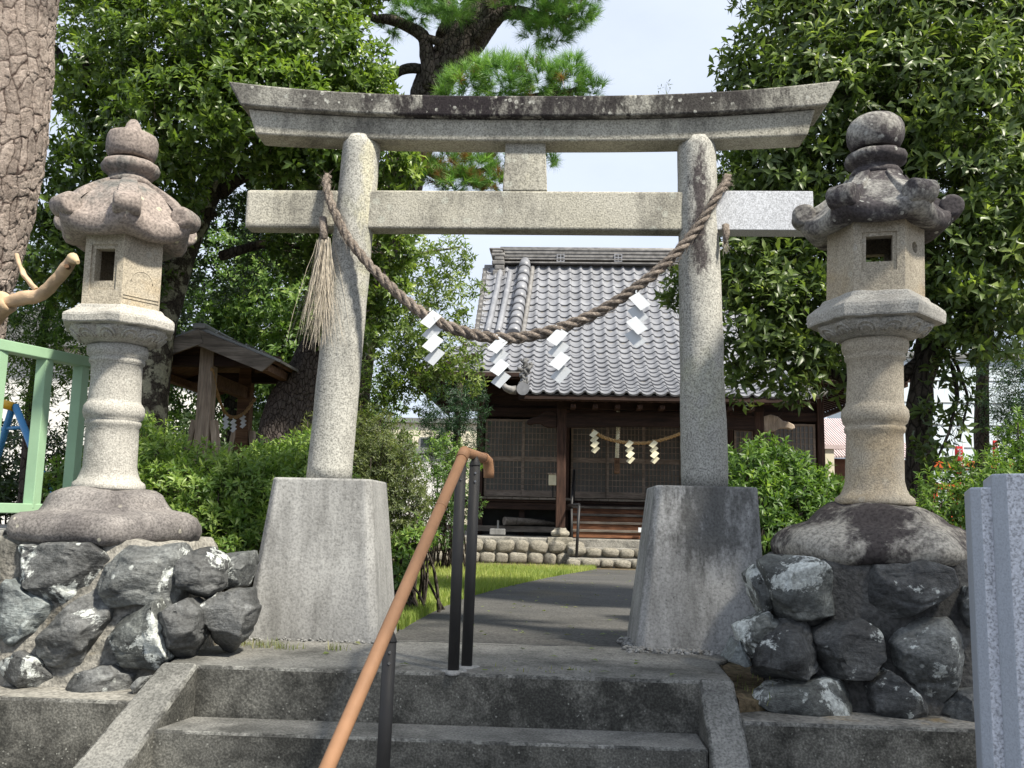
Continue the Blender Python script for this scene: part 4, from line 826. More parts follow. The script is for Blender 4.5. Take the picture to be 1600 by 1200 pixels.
for r in range(nrow):
    s = r * TL; y, z, sl = roof_at(s); h = half_at(y + .06)
    n = int(2 * h / TW); x0 = SX - n * TW / 2
    if 19.38 <= y < 20.9 or y >= 20.9: n = int(2 * h / TW)
    for c in range(n):
        x = SX - 10.5 * TW + TW * (c - (n // 2 - 10)) if True else x0 + c * TW
        jr = random.Random(r * 100 + c)
        T = Matrix.Translation((x, y, z + jr.uniform(-.005, .005))) @ Matrix.Rotation(sl + jr.uniform(-.025, .025), 4, 'X') @ Matrix.Rotation(jr.uniform(-.02, .02), 4, 'Z') @ Matrix.Rotation(jr.uniform(-.02, .02), 4, 'Y')
        px = 873 + (x) * 1450 / y
        (shown if (800 < px < 1068 and y < 21.95) else many).append((y, T))
shown.sort(key=lambda q: q[0]); many += shown[296:]; shown = shown[:296]
for k, (y, T) in enumerate(shown):
    o = bpy.data.objects.new('tile', tme); COL.objects.link(o); o.parent = roof; o.matrix_basis = Matrix.Translation(-hb) @ T
mv = np.concatenate([tv @ np.array(T.to_3x3()).T + np.array(T.translation) for _, T in many]); mf = np.concatenate([tfa + 36 * k for k in range(len(many))])
o = from_arrays('tile_field', mv, mf, M['tile'], roof); o['kind'] = 'stuff'
o.data.polygons.foreach_set('use_smooth', np.tile([True] * 8 + [False] * 8, len(many)))
# round eave ends
cap = MB().lathe([(.048, 0), (.052, .006), (.05, .03), (.03, .034)], (0, 0, 0), 12).build('eave_end', M['tile'], roof).data
bpy.data.objects.remove(bpy.data.objects['eave_end'])
for c in range(20):
    o = bpy.data.objects.new('eave_end', cap); COL.objects.link(o); o.parent = roof
    o.matrix_basis = Matrix.Translation(Vector((SX - 10.5 * TW + TW * (c + .83), 17.915, 3.955)) - hb) @ Matrix.Rotation(math.pi / 2, 4, 'X')
# main ridge
rd = MB()
xr = 3.58
for k in range(6):
    ov = .015 if k % 2 else .0; rd.box((SX - xr, 22.98 - ov, 8.06 + k * .045), (SX + xr, 23.32 + ov, 8.102 + k * .045))
rd.box((SX - xr, 22.90, 7.93), (SX + xr, 23.4, 7.965)); rd.box((SX - xr, 22.93, 8.03), (SX + xr, 23.37, 8.058))
ridge = rd.build('ridge', M['tile_ridge'], hall, .004)
MB().tube([(SX - xr, 23.15, 8.335), (SX + xr, 23.15, 8.335)], .085, 14).build('ridge_cap', M['tile_ridge'], ridge)
dm = MB().lathe([(.05, 0), (.052, .01), (.045, .08), (.02, .085)], (0, 0, 0), 10).build('ridge_dot', M['tile'], ridge).data; bpy.data.objects.remove(bpy.data.objects['ridge_dot'])
rb_ = Vector(base_of(ridge))
for k in range(28):
    o = bpy.data.objects.new('round_tile', dm); COL.objects.link(o); o.parent = ridge; o.matrix_basis = Matrix.Translation(Vector((SX - 3.3 + k * .245, 22.93, 7.998)) - rb_) @ Matrix.Rotation(math.pi / 2, 4, 'X')
for u in (876, 966, 1056):
    c = P(u, 403, 22.95); m = MB()
    for (a, b, e, f_) in ((-.1, -.1, -.075, .1), (.075, -.1, .1, .1), (-.075, -.1, .075, -.08), (-.075, .08, .075, .1), (-.012, -.08, .012, .08), (-.075, -.012, -.012, .012), (.012, -.012, .075, .012)):
        m.box((c.x + a, 22.935, c.z + b), (c.x + e, 22.962, c.z + f_))
    m.build('crest', M['tile'], ridge)
# ridge-end ornament tile
c = P(779, 408, 22.9); m = MB()
for (w_, z0, z1, dx) in ((.13, -.42, -.25, .02), (.10, -.25, -.12, .03), (.13, -.12, .0, .0), (.10, 0, .10, .02), (.14, .10, .19, -.01), (.11, .19, .27, -.03), (.15, .27, .33, -.05)):
    m.box((c.x - w_ * 1.25 + dx, 22.78 + .25 * abs(dx), c.z + z0), (c.x + w_ * 1.25 + dx, 23.3, c.z + z1))
m.build('ridge_end_ornament', M['tile_ridge'], hall, .03, 3)
def slope_line(x0, x1, y0, y1, lift, n=24): return [(x0 + (x1 - x0) * t, y0 + (y1 - y0) * t, zroof(y0 + (y1 - y0) * t) + lift) for t in np.linspace(0, 1, n)]
for s in (1, -1):
    def mx(x): return x if s > 0 else 2 * SX - x
    xt, xb = P(821, 402, 23.05).x, P(803, 515, 20.95).x
    pts = slope_line(mx(xt), mx(xb), 23.05, 20.75, .15, 11); m = MB()
    for k in range(len(pts) - 1):       # overlapping round tiles
        m.tube([pts[k], tuple(np.array(pts[k + 1]) * 1.02 - np.array(pts[k]) * .02)], [.135, .165], 16)
    m.build('descending_ridge', M['tile'], hall)
    m = MB(); m.tube(slope_line(mx(xt + .19), mx(xb + .19), 23.0, 20.75, .05), .06, 8); m.build('ridge_mortar', M['tile_ridge'], hall)
    for (ua, va, ub, vb) in ((781, 428, 762, 502), (797, 424, 779, 506)):
        a, b_ = P(ua, va, 22.7), P(ub, vb, 21.1); MB().tube(slope_line(mx(a.x), mx(b_.x), 22.85, 20.95, .06), .075, 10).build('verge_roll', M['tile'], hall)
    m = MB()                            # stepped verge tile ends
    for k in range(14):
        y = 20.95 + k * .155; m.box((min(mx(-1.98), mx(-1.80)), y, zroof(y) - .06), (max(mx(-1.98), mx(-1.80)), y + .17, zroof(y) + .05))
    m.build('verge_tiles', M['tile_ridge'], hall)
    # porch descending ridge with a cast ornament and a scrolled end
    pts = slope_line(mx(SX - 2.72), mx(SX - 2.66), 18.02, 19.6, .08, 12); MB().tube(pts, .085, 10).build('porch_ridge', M['tile'], hall)
    MB().lathe([(.10, -.04), (.125, 0), (.12, .07), (.05, .08)], (0, 0, 0), 16)
    c = Vector((mx(SX - 2.72), 17.95, zroof(18.0) + .05)); MB().tube([c, c + Vector((0, -.12, -.01))], [.10, .125], 16).build('round_end_tile', M['tile'], hall)
    c2 = Vector((mx(SX - 2.86), 17.98, zroof(18.0) + .03)); dx = -1 if s > 0 else 1
    MB().tube([c2, c2 + Vector((dx * .1, 0, .0)), c2 + Vector((dx * .2, 0, .04)), c2 + Vector((dx * .25, -.01, .10))], [.09, .08, .065, .05], 12).build('scroll_tile', M['tile_ridge'], hall)
    rg2 = random.Random(9); m = MB()    # shaggy lion figure reduced to its lumpy body, crest and tail
    bm_ = [(0, 0, 0, .10), (.02, .12, .10, .09), (.03, .22, .22, .10), (.03, .30, .34, .11), (.05, .38, .46, .10), (.04, .46, .56, .08)]
    for (x, y, z, r) in bm_:
        for _ in range(9):
            q = Vector((mx(SX - 2.74 + x + rg2.uniform(-.08, .08)), 18.15 + y + rg2.uniform(-.05, .05), zroof(18.15) + .10 + z * .95 + rg2.uniform(-.06, .06))); d_ = Vector((rg2.uniform(-1, 1), rg2.uniform(-.6, .3), rg2.uniform(-.2, 1))).normalized()
            m.tube([q, q + d_ * r * .5, q + d_ * r + Vector((0, 0, .02))], [r * .42, r * .36, .008], 7)
    m.build('ridge_figure', M['figure'], hall)
# eave boards and rafters
m = MB().box((SX - 2.78, 17.99, 3.80), (SX + 2.78, 18.05, 3.885)); m.box((SX - 5.2, 19.43, zroof(19.4) - .17), (SX - 2.83, 19.49, zroof(19.4) - .09)); m.box((SX + 2.83, 19.43, zroof(19.4) - .17), (SX + 5.2, 19.49, zroof(19.4) - .09))
m.build('eave_board', M['post_wood'], hall, .006)
rfm = bpy.data.meshes.new('rafter'); t_ = MB().box((-.03, 0, -.045), (.03, 1.5, .045)); rfm.from_pydata(t_.v, [], t_.f); rfm.materials.append(M['dark_wood'])
def inst(name, me, parent, Mx):
    o = bpy.data.objects.new(name, me); COL.objects.link(o); o.parent = parent; o.matrix_basis = Matrix.Translation(-Vector(base_of(parent))) @ Mx; return o
for k in range(25): inst('rafter', rfm, hall, Matrix.Translation((SX - 2.64 + k * .22, 18.06, 3.83)) @ Matrix.Rotation(math.atan2(.65, 1.45), 4, 'X'))
sfm = bpy.data.meshes.new('side_rafter'); t_ = MB().box((0, -.03, -.04), (1.5, .03, .04)); sfm.from_pydata(t_.v, [], t_.f); sfm.materials.append(M['dark_wood'])
for k in range(30):
    inst('rafter', sfm, hall, Matrix.Translation((SX + 3.75, 19.6 + k * .25, 4.98)) @ Matrix.Rotation(.30, 4, 'Y')); inst('rafter', sfm, hall, Matrix.Translation((SX - 3.75, 19.6 + k * .25, 4.98)) @ Matrix.Rotation(math.pi, 4, 'Z') @ Matrix.Rotation(.30, 4, 'Y'))
for s in (-1, 1):                       # side eave fascia
    MB().box((min(SX + s * 5.18, SX + s * 5.24), 19.5, 4.40), (max(SX + s * 5.18, SX + s * 5.24), 26.8, 4.52)).build('eave_board', M['post_wood'], hall)
# body: side and back walls, upper wall
ZF = P(820, 776, WY).z; ZD1 = P(820, 655, WY).z; ZMID = P(820, 717, WY).z
xl, xr_ = P(752, 720, WY).x, P(1280, 720, WY).x
m = MB().box((xl, WY + .06, ZD1 + .05), (xr_, WY + .14, 5.4)); m.build('upper_wall', M['dark_wood'], hall)
for x in (xl, xr_): MB().box((x - .05, WY + .1, ZF - .1), (x + .05, 26.4, 5.2)).build('side_wall', M['dark_wood'], hall)
MB().box((xl, 26.3, ZF - .1), (xr_, 26.4, 5.2)).build('back_wall', M['dark_wood'], hall)
MB().box((xl - .1, 20.45, 4.92), (xr_ + .1, 26.0, 4.97)).build('ceiling', M['dark_wood'], hall)
MB().box((xl, WY - .02, ZD1 + .06), (xr_, WY + .10, ZD1 + .26)).build('lintel', M['dark_wood'], hall, .01)
MB().box((xl, WY - .06, ZD1 + .55), (xr_, WY + .08, ZD1 + .75)).build('tie_beam', M['dark_wood'], hall, .01)
for u in (749, 884, 1140, 1283): 
    x = P(u, 720, WY).x; MB().box((x - .075, WY - .05, ZF - .9), (x + .075, WY + .1, 4.95)).build('wall_post', M['post_wood'], hall, .008)
# sliding lattice doors
def door(u0, u1, off, lightback):
    x0, x1 = P(u0, 720, WY).x, P(u1, 720, WY).x; y = WY + off; fw = .05
    m = MB(); m.box((x0, y, ZF), (x0 + fw, y + .035, ZD1)); m.box((x1 - fw, y, ZF), (x1, y + .035, ZD1))
    for za, zb in ((ZF, ZF + .14), (ZMID - .055, ZMID + .055), (ZD1 - .05, ZD1)): m.box((x0 + fw, y, za), (x1 - fw, y + .035, zb))
    d_ = m.build('sliding_door', M['frame_wood'], hall, .004)
    m = MB(); n = max(4, int(round((x1 - x0 - 2 * fw) / .085)))
    for za, zb, nh in ((ZF + .14, ZMID - .055, 5), (ZMID + .055, ZD1 - .05, 6)):
        for k in range(1, n): xx = x0 + fw + (x1 - x0 - 2 * fw) * k / n; m.box((xx - .009, y + .004, za), (xx + .009, y + .018, zb))
        for k in range(1, nh): zz = za + (zb - za) * k / nh; m.box((x0 + fw, y + .006, zz - .008), (x1 - fw, y + .016, zz + .008))
    m.build('lattice', M['frame_wood'], d_)
    MB().box((x0 + fw, y + .022, ZF + .14), (x1 - fw, y + .026, ZD1 - .05)).build('pane', M['screen'], d_)
for k, (a, b_) in enumerate(((757, 818), (816, 876), (892, 950), (948, 1007), (1005, 1066), (1064, 1132), (1148, 1212), (1210, 1275))): door(a, b_, .0 if k % 2 else .045, k > 5)
# veranda, steps and under-floor
zf = ZF - .03
dk = MB(); nb = 46
deck = MB().box((xl - .55, 19.95, zf - .10), (xr_ + .55, WY - .06, zf - .045)).build('veranda', M['dark_wood'], hall, .006)
for k in range(nb):
    x = xl - .55 + (xr_ - xl + 1.1) * k / nb; MB().box((x + .004, 19.90, zf - .044), (x + (xr_ - xl + 1.1) / nb - .004, WY - .06, zf)).build('board', M['grey_wood'], deck)
MB().box((xl - .5, 19.99, zf - .26), (xr_ + .5, 20.07, zf - .104)).build('veranda_beam', M['dark_wood'], hall, .01)
zb = P(780, 826, 19.9).z; MB().box((xl - .9, 19.93, zb - .06), (P(884, 800, 19.9).x, 20.02, zb + .06)).build('lower_rail', M['grey_wood'], hall, .008)
ft = 1.16
for u in (690, 749, 815, 884, 1140, 1210, 1283):
    x = P(u, 800, 20.05).x; MB().box((x - .06, 20.1, ft - .05), (x + .06, 20.2, zf - .1)).build('floor_post', M['dark_wood'], hall, .006)
MB().box((xl, 20.75, ft - .05), (xr_, 20.85, zf - .1)).build('under_shade', M['black_iron'], hall)  # black sheet standing in for the dark of the void under the floor
sx0, sx1 = P(895, 820, 19.6).x, P(1128, 820, 19.6).x; ns = 5; dz = (zf - ft) / (ns + .0)
for k in range(ns):
    y0 = 19.98 - (ns - 1 - k) * .27; z1 = ft + dz * (k + 1) - (.02 if k == ns - 1 else 0)
    s_ = MB().box((sx0, y0 + .03, z1 - dz + .0), (sx1, y0 + .06, z1 - .05)).build('riser', M['step_wood'], hall)
    MB().box((sx0 - .03, y0, z1 - .049), (sx1 + .03, y0 + .30, z1)).build('tread', M['grey_wood'], hall, .008)
c = P(1002, 828, 18.85); MB().box((c.x - .06, 18.83, c.z - .045), (c.x + .06, 18.845, c.z + .045)).build('paper_notice', M['paper'], hall)
# porch posts, beam, carved nosings
PY = 18.62
for u in (877, None):
    x = P(877, 720, PY).x if u else 2 * SX - P(877, 720, PY).x; zt = 3.86; s = 1 if u else -1
    pp = MB().box((x - .095, PY - .095, ft + .18), (x + .095, PY + .095, zt)).build('porch_post', M['post_wood'], hall, .02, 3)
    MB().lathe([(.16, .0), (.21, .05), (.21, .10), (.14, .15), (.135, .182)], (x, PY, ft), 6, False, math.pi / 6).build('post_base', M['cobble'], pp, .012)
    MB().box((x - .25, PY - .22, ft - .22), (x + .25, PY + .22, ft)).build('plinth', M['cobble'], pp, .02)
    zc = P(850, 655, PY).z; pr = [(0, -.17), (0, .13), (.14, .17), (.28, .13), (.38, .05), (.50, .02), (.60, -.03), (.62, -.10), (.55, -.13), (.46, -.10), (.34, -.10), (.2, -.17)]
    MB().prism([(x - s * (.095 + a), zc + b_) for a, b_ in (pr if s < 0 else pr[::-1])], PY - .07, PY + .07).build('carved_nosing', M['dark_wood'] if u else M['pale_wood'], hall, .02, 3)
xa_ = P(877, 720, PY).x; zk = P(960, 659, PY).z
n = 20; vs = []
for k in range(n + 1):
    t = k / n; x = xa_ + (2 * SX - 2 * xa_) * t; ar = .05 * math.sin(math.pi * t); vs += [(x, PY - .09, zk - .14 + ar), (x, PY + .09, zk - .14 + ar), (x, PY + .09, zk + .15 + ar), (x, PY - .09, zk + .15 + ar)]
MB().add(vs, [(k * 4 + i, k * 4 + 4 + i, k * 4 + 4 + (i + 1) % 4, k * 4 + (i + 1) % 4) for k in range(n) for i in range(4)]).build('rainbow_beam', M['dark_wood'], hall, .012)
MB().box((xa_ - .1, PY - .10, 3.70), (2 * SX - xa_ + .1, PY + .10, 3.86)).build('porch_purlin', M['dark_wood'], hall, .01)
for k in range(9): x = xa_ + (2 * SX - 2 * xa_) * (k + .5) / 9; MB().box((x - .05, 18.10, 3.68), (x + .05, 18.515, 3.76)).build('bracket', M['post_wood'], hall, .01)
# stone foundation
fd = thing('stone_foundation', (SX, 18.6, ZG), 'low foundation of rounded field stones under the shrine hall', 'foundation')
FX0, FX1 = P(655, 860, 18.5).x, SX * 2 - P(655, 860, 18.5).x
MB().box((FX0, 18.43, ZG - .1), (FX1, 27, ft - .02)).build('bed', M['mortar'], fd, .02)
MB().box((sx0 - .1, 18.05, ZG - .1), (sx1 + .1, 18.42, .885 + .10)).build('bed', M['mortar'], fd, .015); MB().box((sx0 - .1, 17.62, ZG - .1), (sx1 + .1, 18.04, .80)).build('bed', M['mortar'], fd, .015)
cobs = []
for k in range(4):
    bm = bmesh.new(); bmesh.ops.create_icosphere(bm, subdivisions=3, radius=1); d = np.array([v.co[:] for v in bm.verts]); fs = [[v.index for v in f.verts] for f in bm.faces]; bm.free()
    q = np.sign(d) * np.abs(d) ** .72; q *= (1 + .09 * vnoise(d * 1.6 + k * 9, k))[:, None]; me = bpy.data.meshes.new('stone'); me.from_pydata(q.tolist(), [], fs); me.polygons.foreach_set('use_smooth', [True] * len(fs)); me.materials.append(M['cobble']); cobs.append(me)
rg = random.Random(21)
def course(x0, x1, y, z, h):
    x = x0
    while x < x1:
        w_ = rg.uniform(.24, .40); o = inst('stone', rg.choice(cobs), fd, Matrix.Translation((x + w_ / 2, y + .03, z + rg.uniform(-.01, .01))) @ Matrix.Rotation(rg.uniform(-.12, .12), 4, 'Y') @ Matrix.Diagonal((w_ * .49, .12, h * .5 * rg.uniform(.92, 1.06), 1))); x += w_
course(FX0, sx0 - .2, 18.40, ZG + .10, .24); course(FX0, sx0 - .15, 18.42, ZG + .33, .25); course(sx0 - .12, sx1 + .1, 18.02, .90, .17); course(sx0 - .15, sx1 + .15, 17.60, .715, .17); course(sx1 + .1, FX1, 18.40, ZG + .12, .26); course(sx1 + .1, FX1, 18.42, ZG + .37, .26)
# shrine rope, streamers, bell rope
def small_rope(name, pts, r, mat, lab, pitch=.12, cat='rope'):
    pa = spline([tuple(p) for p in pts], 70); th_ = thing(name, Vector(pa[35]), lab, cat); ss = np.concatenate([[0], np.cumsum(np.linalg.norm(np.diff(pa, axis=0), axis=1))]); tg = np.gradient(pa, axis=0); tg /= np.linalg.norm(tg, axis=1)[:, None]
    n1 = np.cross(tg, [0.13, 1, .07]); n1 /= np.linalg.norm(n1, axis=1)[:, None]; b1 = np.cross(tg, n1)
    for s in range(2):
        a = ss * 6.283 / pitch + s * math.pi; MB().tube((pa + (n1 * np.cos(a)[:, None] + b1 * np.sin(a)[:, None]) * r * .55).tolist(), r * .62, 7).build('strand', mat, th_)
    return th_
small_rope('straw_rope', [P(926, 673, 18.45), P(945, 684, 18.45), P(975, 691, 18.45), P(1010, 692, 18.45), P(1045, 684, 18.45), P(1075, 672, 18.45), P(1100, 660, 18.45)], .037, M['straw_gold'], 'golden straw rope hung across the porch of the hall')
br = small_rope('bell_rope', [P(966, 622, 18.8), P(966, 660, 18.8), P(964.5, 700, 18.8), P(964, 717, 18.8)], .038, M['paper_old'], 'pale twisted bell rope with wooden handle in the porch', .10)
c = P(964, 728, 18.8); MB().lathe([(.055, .16), (.06, .14), (.055, .12), (.058, -.10), (.065, -.12), (.06, -.15), (.03, -.155)], c, 8, False).build('handle', M['brown_board'], br)
for u, v, lab in ((927, 674, 'cream paper streamer at the left end of the porch rope'), (982, 690, 'cream paper streamer by the bell rope handle'), (1020, 690, 'cream paper streamer at the right of the porch rope')):
    streamer(u, v, 18.40, 1.65, lab, 4, 'paper_old', 'paper streamers on the porch rope')
# porch handrail, letter box, log and concrete footing
ph = thing('porch_handrail', P(895, 880, 17.9), 'thin black iron handrail beside the wooden steps', 'handrail')
a, b_ = P(905, 790, 17.85), P(900, 882, 17.85); MB().tube([a, b_], .028, 8).build('post', M['black_iron'], ph)
a2 = P(893, 793, 17.95); MB().tube([a + Vector((0, 0, .02)), a2 + Vector((-.04, .6, .05))], .026, 8).build('rail', M['black_iron'], ph)
MB().tube([P(893, 795, 18.6), P(893, 858, 18.6)], .026, 8).build('post', M['black_iron'], ph); MB().tube([P(893, 793, 18.6), P(897, 735, 19.9)], .026, 8).build('rail', M['black_iron'], ph); MB().tube([P(897, 735, 19.9), P(896, 790, 19.9)], .026, 8).build('post', M['black_iron'], ph)
c = P(866, 749, 20.0); bx = thing('letter_box', c, 'small pale box behind the left porch post', 'box')
MB().box((c.x - .12, 19.9, c.z - .13), (c.x + .07, 20.05, c.z + .10)).build('box_body', M['paper_old'], bx, .01); MB().box((c.x - .14, 19.88, c.z + .101), (c.x + .09, 20.07, c.z + .13)).build('lid', M['pale_wood'], bx, .005); MB().box((c.x - .04, 19.95, zf + .002), (c.x - .01, 19.98, c.z - .131)).build('stand', M['black_iron'], bx)
a, b_ = P(788, 814, 19.8), P(850, 816, 20.3)
lg = thing('log_pair', a, 'two pale logs lying under the veranda', 'logs'); MB().tube([a, b_], [.09, .06], 12).build('log', M['grey_wood'], lg); MB().tube([a + Vector((.25, .1, .0)), b_ + Vector((.3, .1, -.03))], [.08, .04], 12).build('log', M['grey_wood'], lg)
c = P(778, 836, 19.4); cb = thing('concrete_stub', c, 'small concrete footing with a post stub under the veranda', 'footing'); MB().box((c.x - .16, 19.2, ft), (c.x + .16, 19.5, ft + .13)).build('footing', M['concrete'], cb, .02); MB().box((c.x - .02, 19.33, ft + .131), (c.x + .02, 19.37, ft + .30)).build('stub', M['concrete'], cb)

# ------------------------------------------------------------------ little roofed water pavilion on the left
px, py0, py1 = P(324, 600, 8.35).x, 8.35, 9.42; g0 = gz(8.5)
pv = thing('water_pavilion', (px, (py0 + py1) / 2, g0), 'small open wooden pavilion with metal gable roof behind the hedge', 'pavilion')
za = P(322, 516, 8.12).z; ze = P(430, 563, 8.12).z; xe = P(430, 563, 8.12).x - px
ang = math.atan2(za - ze, xe); Lr = math.hypot(za - ze, xe)
for s in (-1, 1):
    def q(d, y, h): return (px + s * (d * math.cos(ang) + h * math.sin(ang)), y, za - d * math.sin(ang) + h * math.cos(ang))
    rf = MB(); y0_, y1_ = 8.08, 10.15
    o8 = [q(0, y0_, 0), q(Lr + .06, y0_, 0), q(Lr + .06, y1_, 0), q(0, y1_, 0)], [q(0, y0_, .022), q(Lr + .06, y0_, .022), q(Lr + .06, y1_, .022), q(0, y1_, .022)]
    rp_ = rf.hexa(*o8).build('roof', M['grey_roof'], pv)
    for k in range(5): MB().hexa([q(Lr * k / 5, y0_ - .004, .0225), q(Lr * k / 5 + .02, y0_ - .004, .0225), q(Lr * k / 5 + .02, y1_, .0225), q(Lr * k / 5, y1_, .0225)], [q(Lr * k / 5, y0_ - .004, .04), q(Lr * k / 5 + .02, y0_ - .004, .04), q(Lr * k / 5 + .02, y1_, .04), q(Lr * k / 5, y1_, .04)]).build('seam', M['grey_roof'], rp_)
    for k in range(10): ya = 8.10 + k * .202; MB().hexa([q(.01, ya, -.03), q(Lr, ya, -.03), q(Lr, ya + .2, -.03), q(.01, ya + .2, -.03)], [q(.01, ya, -.002), q(Lr, ya, -.002), q(Lr, ya + .2, -.002), q(.01, ya + .2, -.002)]).build('board', M['brown_board'], rp_)
    yo = .004 * s; MB().hexa([q(-.0, 8.05 + yo, -.14), q(Lr - .05, 8.05 + yo, -.14), q(Lr - .05, 8.075 + yo, -.14), q(-.0, 8.075 + yo, -.14)], [q(0, 8.05 + yo, -.004), q(Lr + .02, 8.05 + yo, -.004), q(Lr + .02, 8.075 + yo, -.004), q(0, 8.075 + yo, -.004)]).build('barge_board', M['grey_wood'], pv)
    MB().hexa([q(0, 10.12, -.12), q(Lr, 10.12, -.12), q(Lr, 10.145, -.12), q(0, 10.145, -.12)], [q(0, 10.12, -.031), q(Lr, 10.12, -.031), q(Lr, 10.145, -.031), q(0, 10.145, -.031)]).build('barge_board', M['brown_board'], pv)
    xx = px + s * (xe - .09); MB().box((xx - .04, 8.1, ze - .10), (xx + .04, 10.12, ze - .03)).build('eave_beam', M['brown_board'], pv)
MB().box((px - .06, 8.05, za + .0), (px + .06, 10.17, za + .055)).build('ridge_cap', M['grey_roof'], pv, .015)
zbm = P(300, 563, 8.3).z
MB().prism([(px - xe + .12, ze - .02), (px + xe - .12, ze - .02), (px, za - .05)], 8.36, 8.38).build('gable_board', M['brown_board'], pv)
MB().prism([(px - .30, za - .16), (px + .30, za - .16), (px, za - .03)], 8.084, 8.098).build('gable_board', M['grey_wood'], pv)
for y in (py0, py1):
    MB().box((px - .065, y - .065, g0), (px + .065, y + .065, za - .08)).build('post', M['pale_wood'] if y == py0 else M['brown_board'], pv, .006)
    MB().box((px - xe + .02, y - .05, zbm - .05), (px + xe - .02, y + .05, zbm + .05)).build('cross_beam', M['dark_wood'], pv, .006)
    for s in (-1, 1): MB().beam((px + s * .33, y, g0), (px + s * .085, y, zbm - .55), .05, .09, (0, 1, 0)).build('brace', M['pale_wood'], pv)
MB().box((px - .04, py0 + .07, zbm - .22), (px + .04, py1 - .07, zbm - .10)).build('long_beam', M['brown_board'], pv)
t0, t1 = P(331, 575, 8.28), P(399, 622, 9.32)
sr = small_rope('straw_rope', [t0, P(338, 610, 8.45), P(352, 645, 8.75), P(366, 652, 8.95), P(382, 645, 9.15), t1], .018, M['straw_gold'], 'thin straw rope slung between the pavilion posts', .05)
for u, v, Y, lab in ((352, 651, 8.74, 'small white paper streamer at the left of the pavilion rope'), (364, 656, 8.9, 'small white paper streamer at the middle of the pavilion rope'), (379, 650, 9.1, 'small white paper streamer at the right of the pavilion rope')):
    streamer(u, v, Y, .62, lab, 3, 'paper', 'paper streamers on the pavilion rope')
MB()
bs = thing('water_basin', (px + .75, 8.95, g0), 'stone water basin beside the pavilion post', 'basin')
m = MB(); m.box((px + .45, 8.65, g0), (px + 1.0, 9.25, g0 + .5)); m.build('basin_body', M['lantern_grey'], bs, .02)

# ------------------------------------------------------------------ green fence and swing frame on the left
fa, fb = P(-60, 522, 3.80), P(140, 549, 4.46)
fa = Vector((P(0, 532, 4.0).x - .12, 3.72, 2.285)); fb = Vector((P(130, 552, 4.45).x + .06, 4.62, 2.285)); zlo = P(60, 795, 4.1).z
fn = thing('green_fence', (fa.x, fa.y, ZL), 'pale green painted metal fence behind the left lantern', 'fence')
dv = (fb - fa); fa2 = fa - dv * 1.2
def frail(z, w_, h_): MB().beam((fa2.x, fa2.y, z), (fb.x, fb.y, z), w_, h_).build('rail', M['fence_green'], fn, .004)
frail(2.262, .075, .05); frail(zlo, .06, .045)
for (u, Y) in ((-82, 3.5), (-32, 3.78), (28, 4.02), (74, 4.25), (112, 4.45)):
    t = (Y - fa.y) / dv.y; x = fa.x + dv.x * t
    MB().box((-.028, -.026, zlo), (.028, .026, 2.24), Matrix.Translation((x, Y, 0)) @ Matrix.Rotation(math.atan2(-dv.x, dv.y) + .2, 4, 'Z')).build('baluster', M['fence_green'], fn, .003)
for t in (-1.2, -.3, .98): q = fa + dv * t; MB().box((q.x - .03, q.y - .03, .9), (q.x + .03, q.y + .03, zlo + .02)).build('post', M['fence_green'], fn, .003)
MB().box((fa2.x - .2, 3.6, .9), (-2.45, 5.3, P(5, 828, 4.1).z)).build('curb', M['concrete'], None, .01)
tag(bpy.data.objects['curb'], 'low pale concrete kerb under the green fence', 'kerb')
sw = thing('swing_frame', P(0, 800, 9), 'blue and yellow playground swing frame behind the fence', 'swing frame')
MB().tube([P(-80, 600, 9.4), P(8, 632, 9), P(22, 636, 9)], .045, 10).build('top_bar', M['yellow_pipe'], sw)
def legdown(a, b): return [a, a + (b - a) * ((a.z - gz(9)) / (a.z - b.z))]
MB().tube(legdown(P(24, 634, 9), P(74, 760, 8.7)), .035, 10).build('leg', M['blue_pipe'], sw); MB().tube(legdown(P(20, 634, 9), P(-18, 760, 9.5)), .035, 10).build('leg', M['blue_pipe'], sw); MB().tube([P(2, 670, 9.2), P(38, 668, 8.9)], .02, 8).build('brace', M['blue_pipe'], sw)

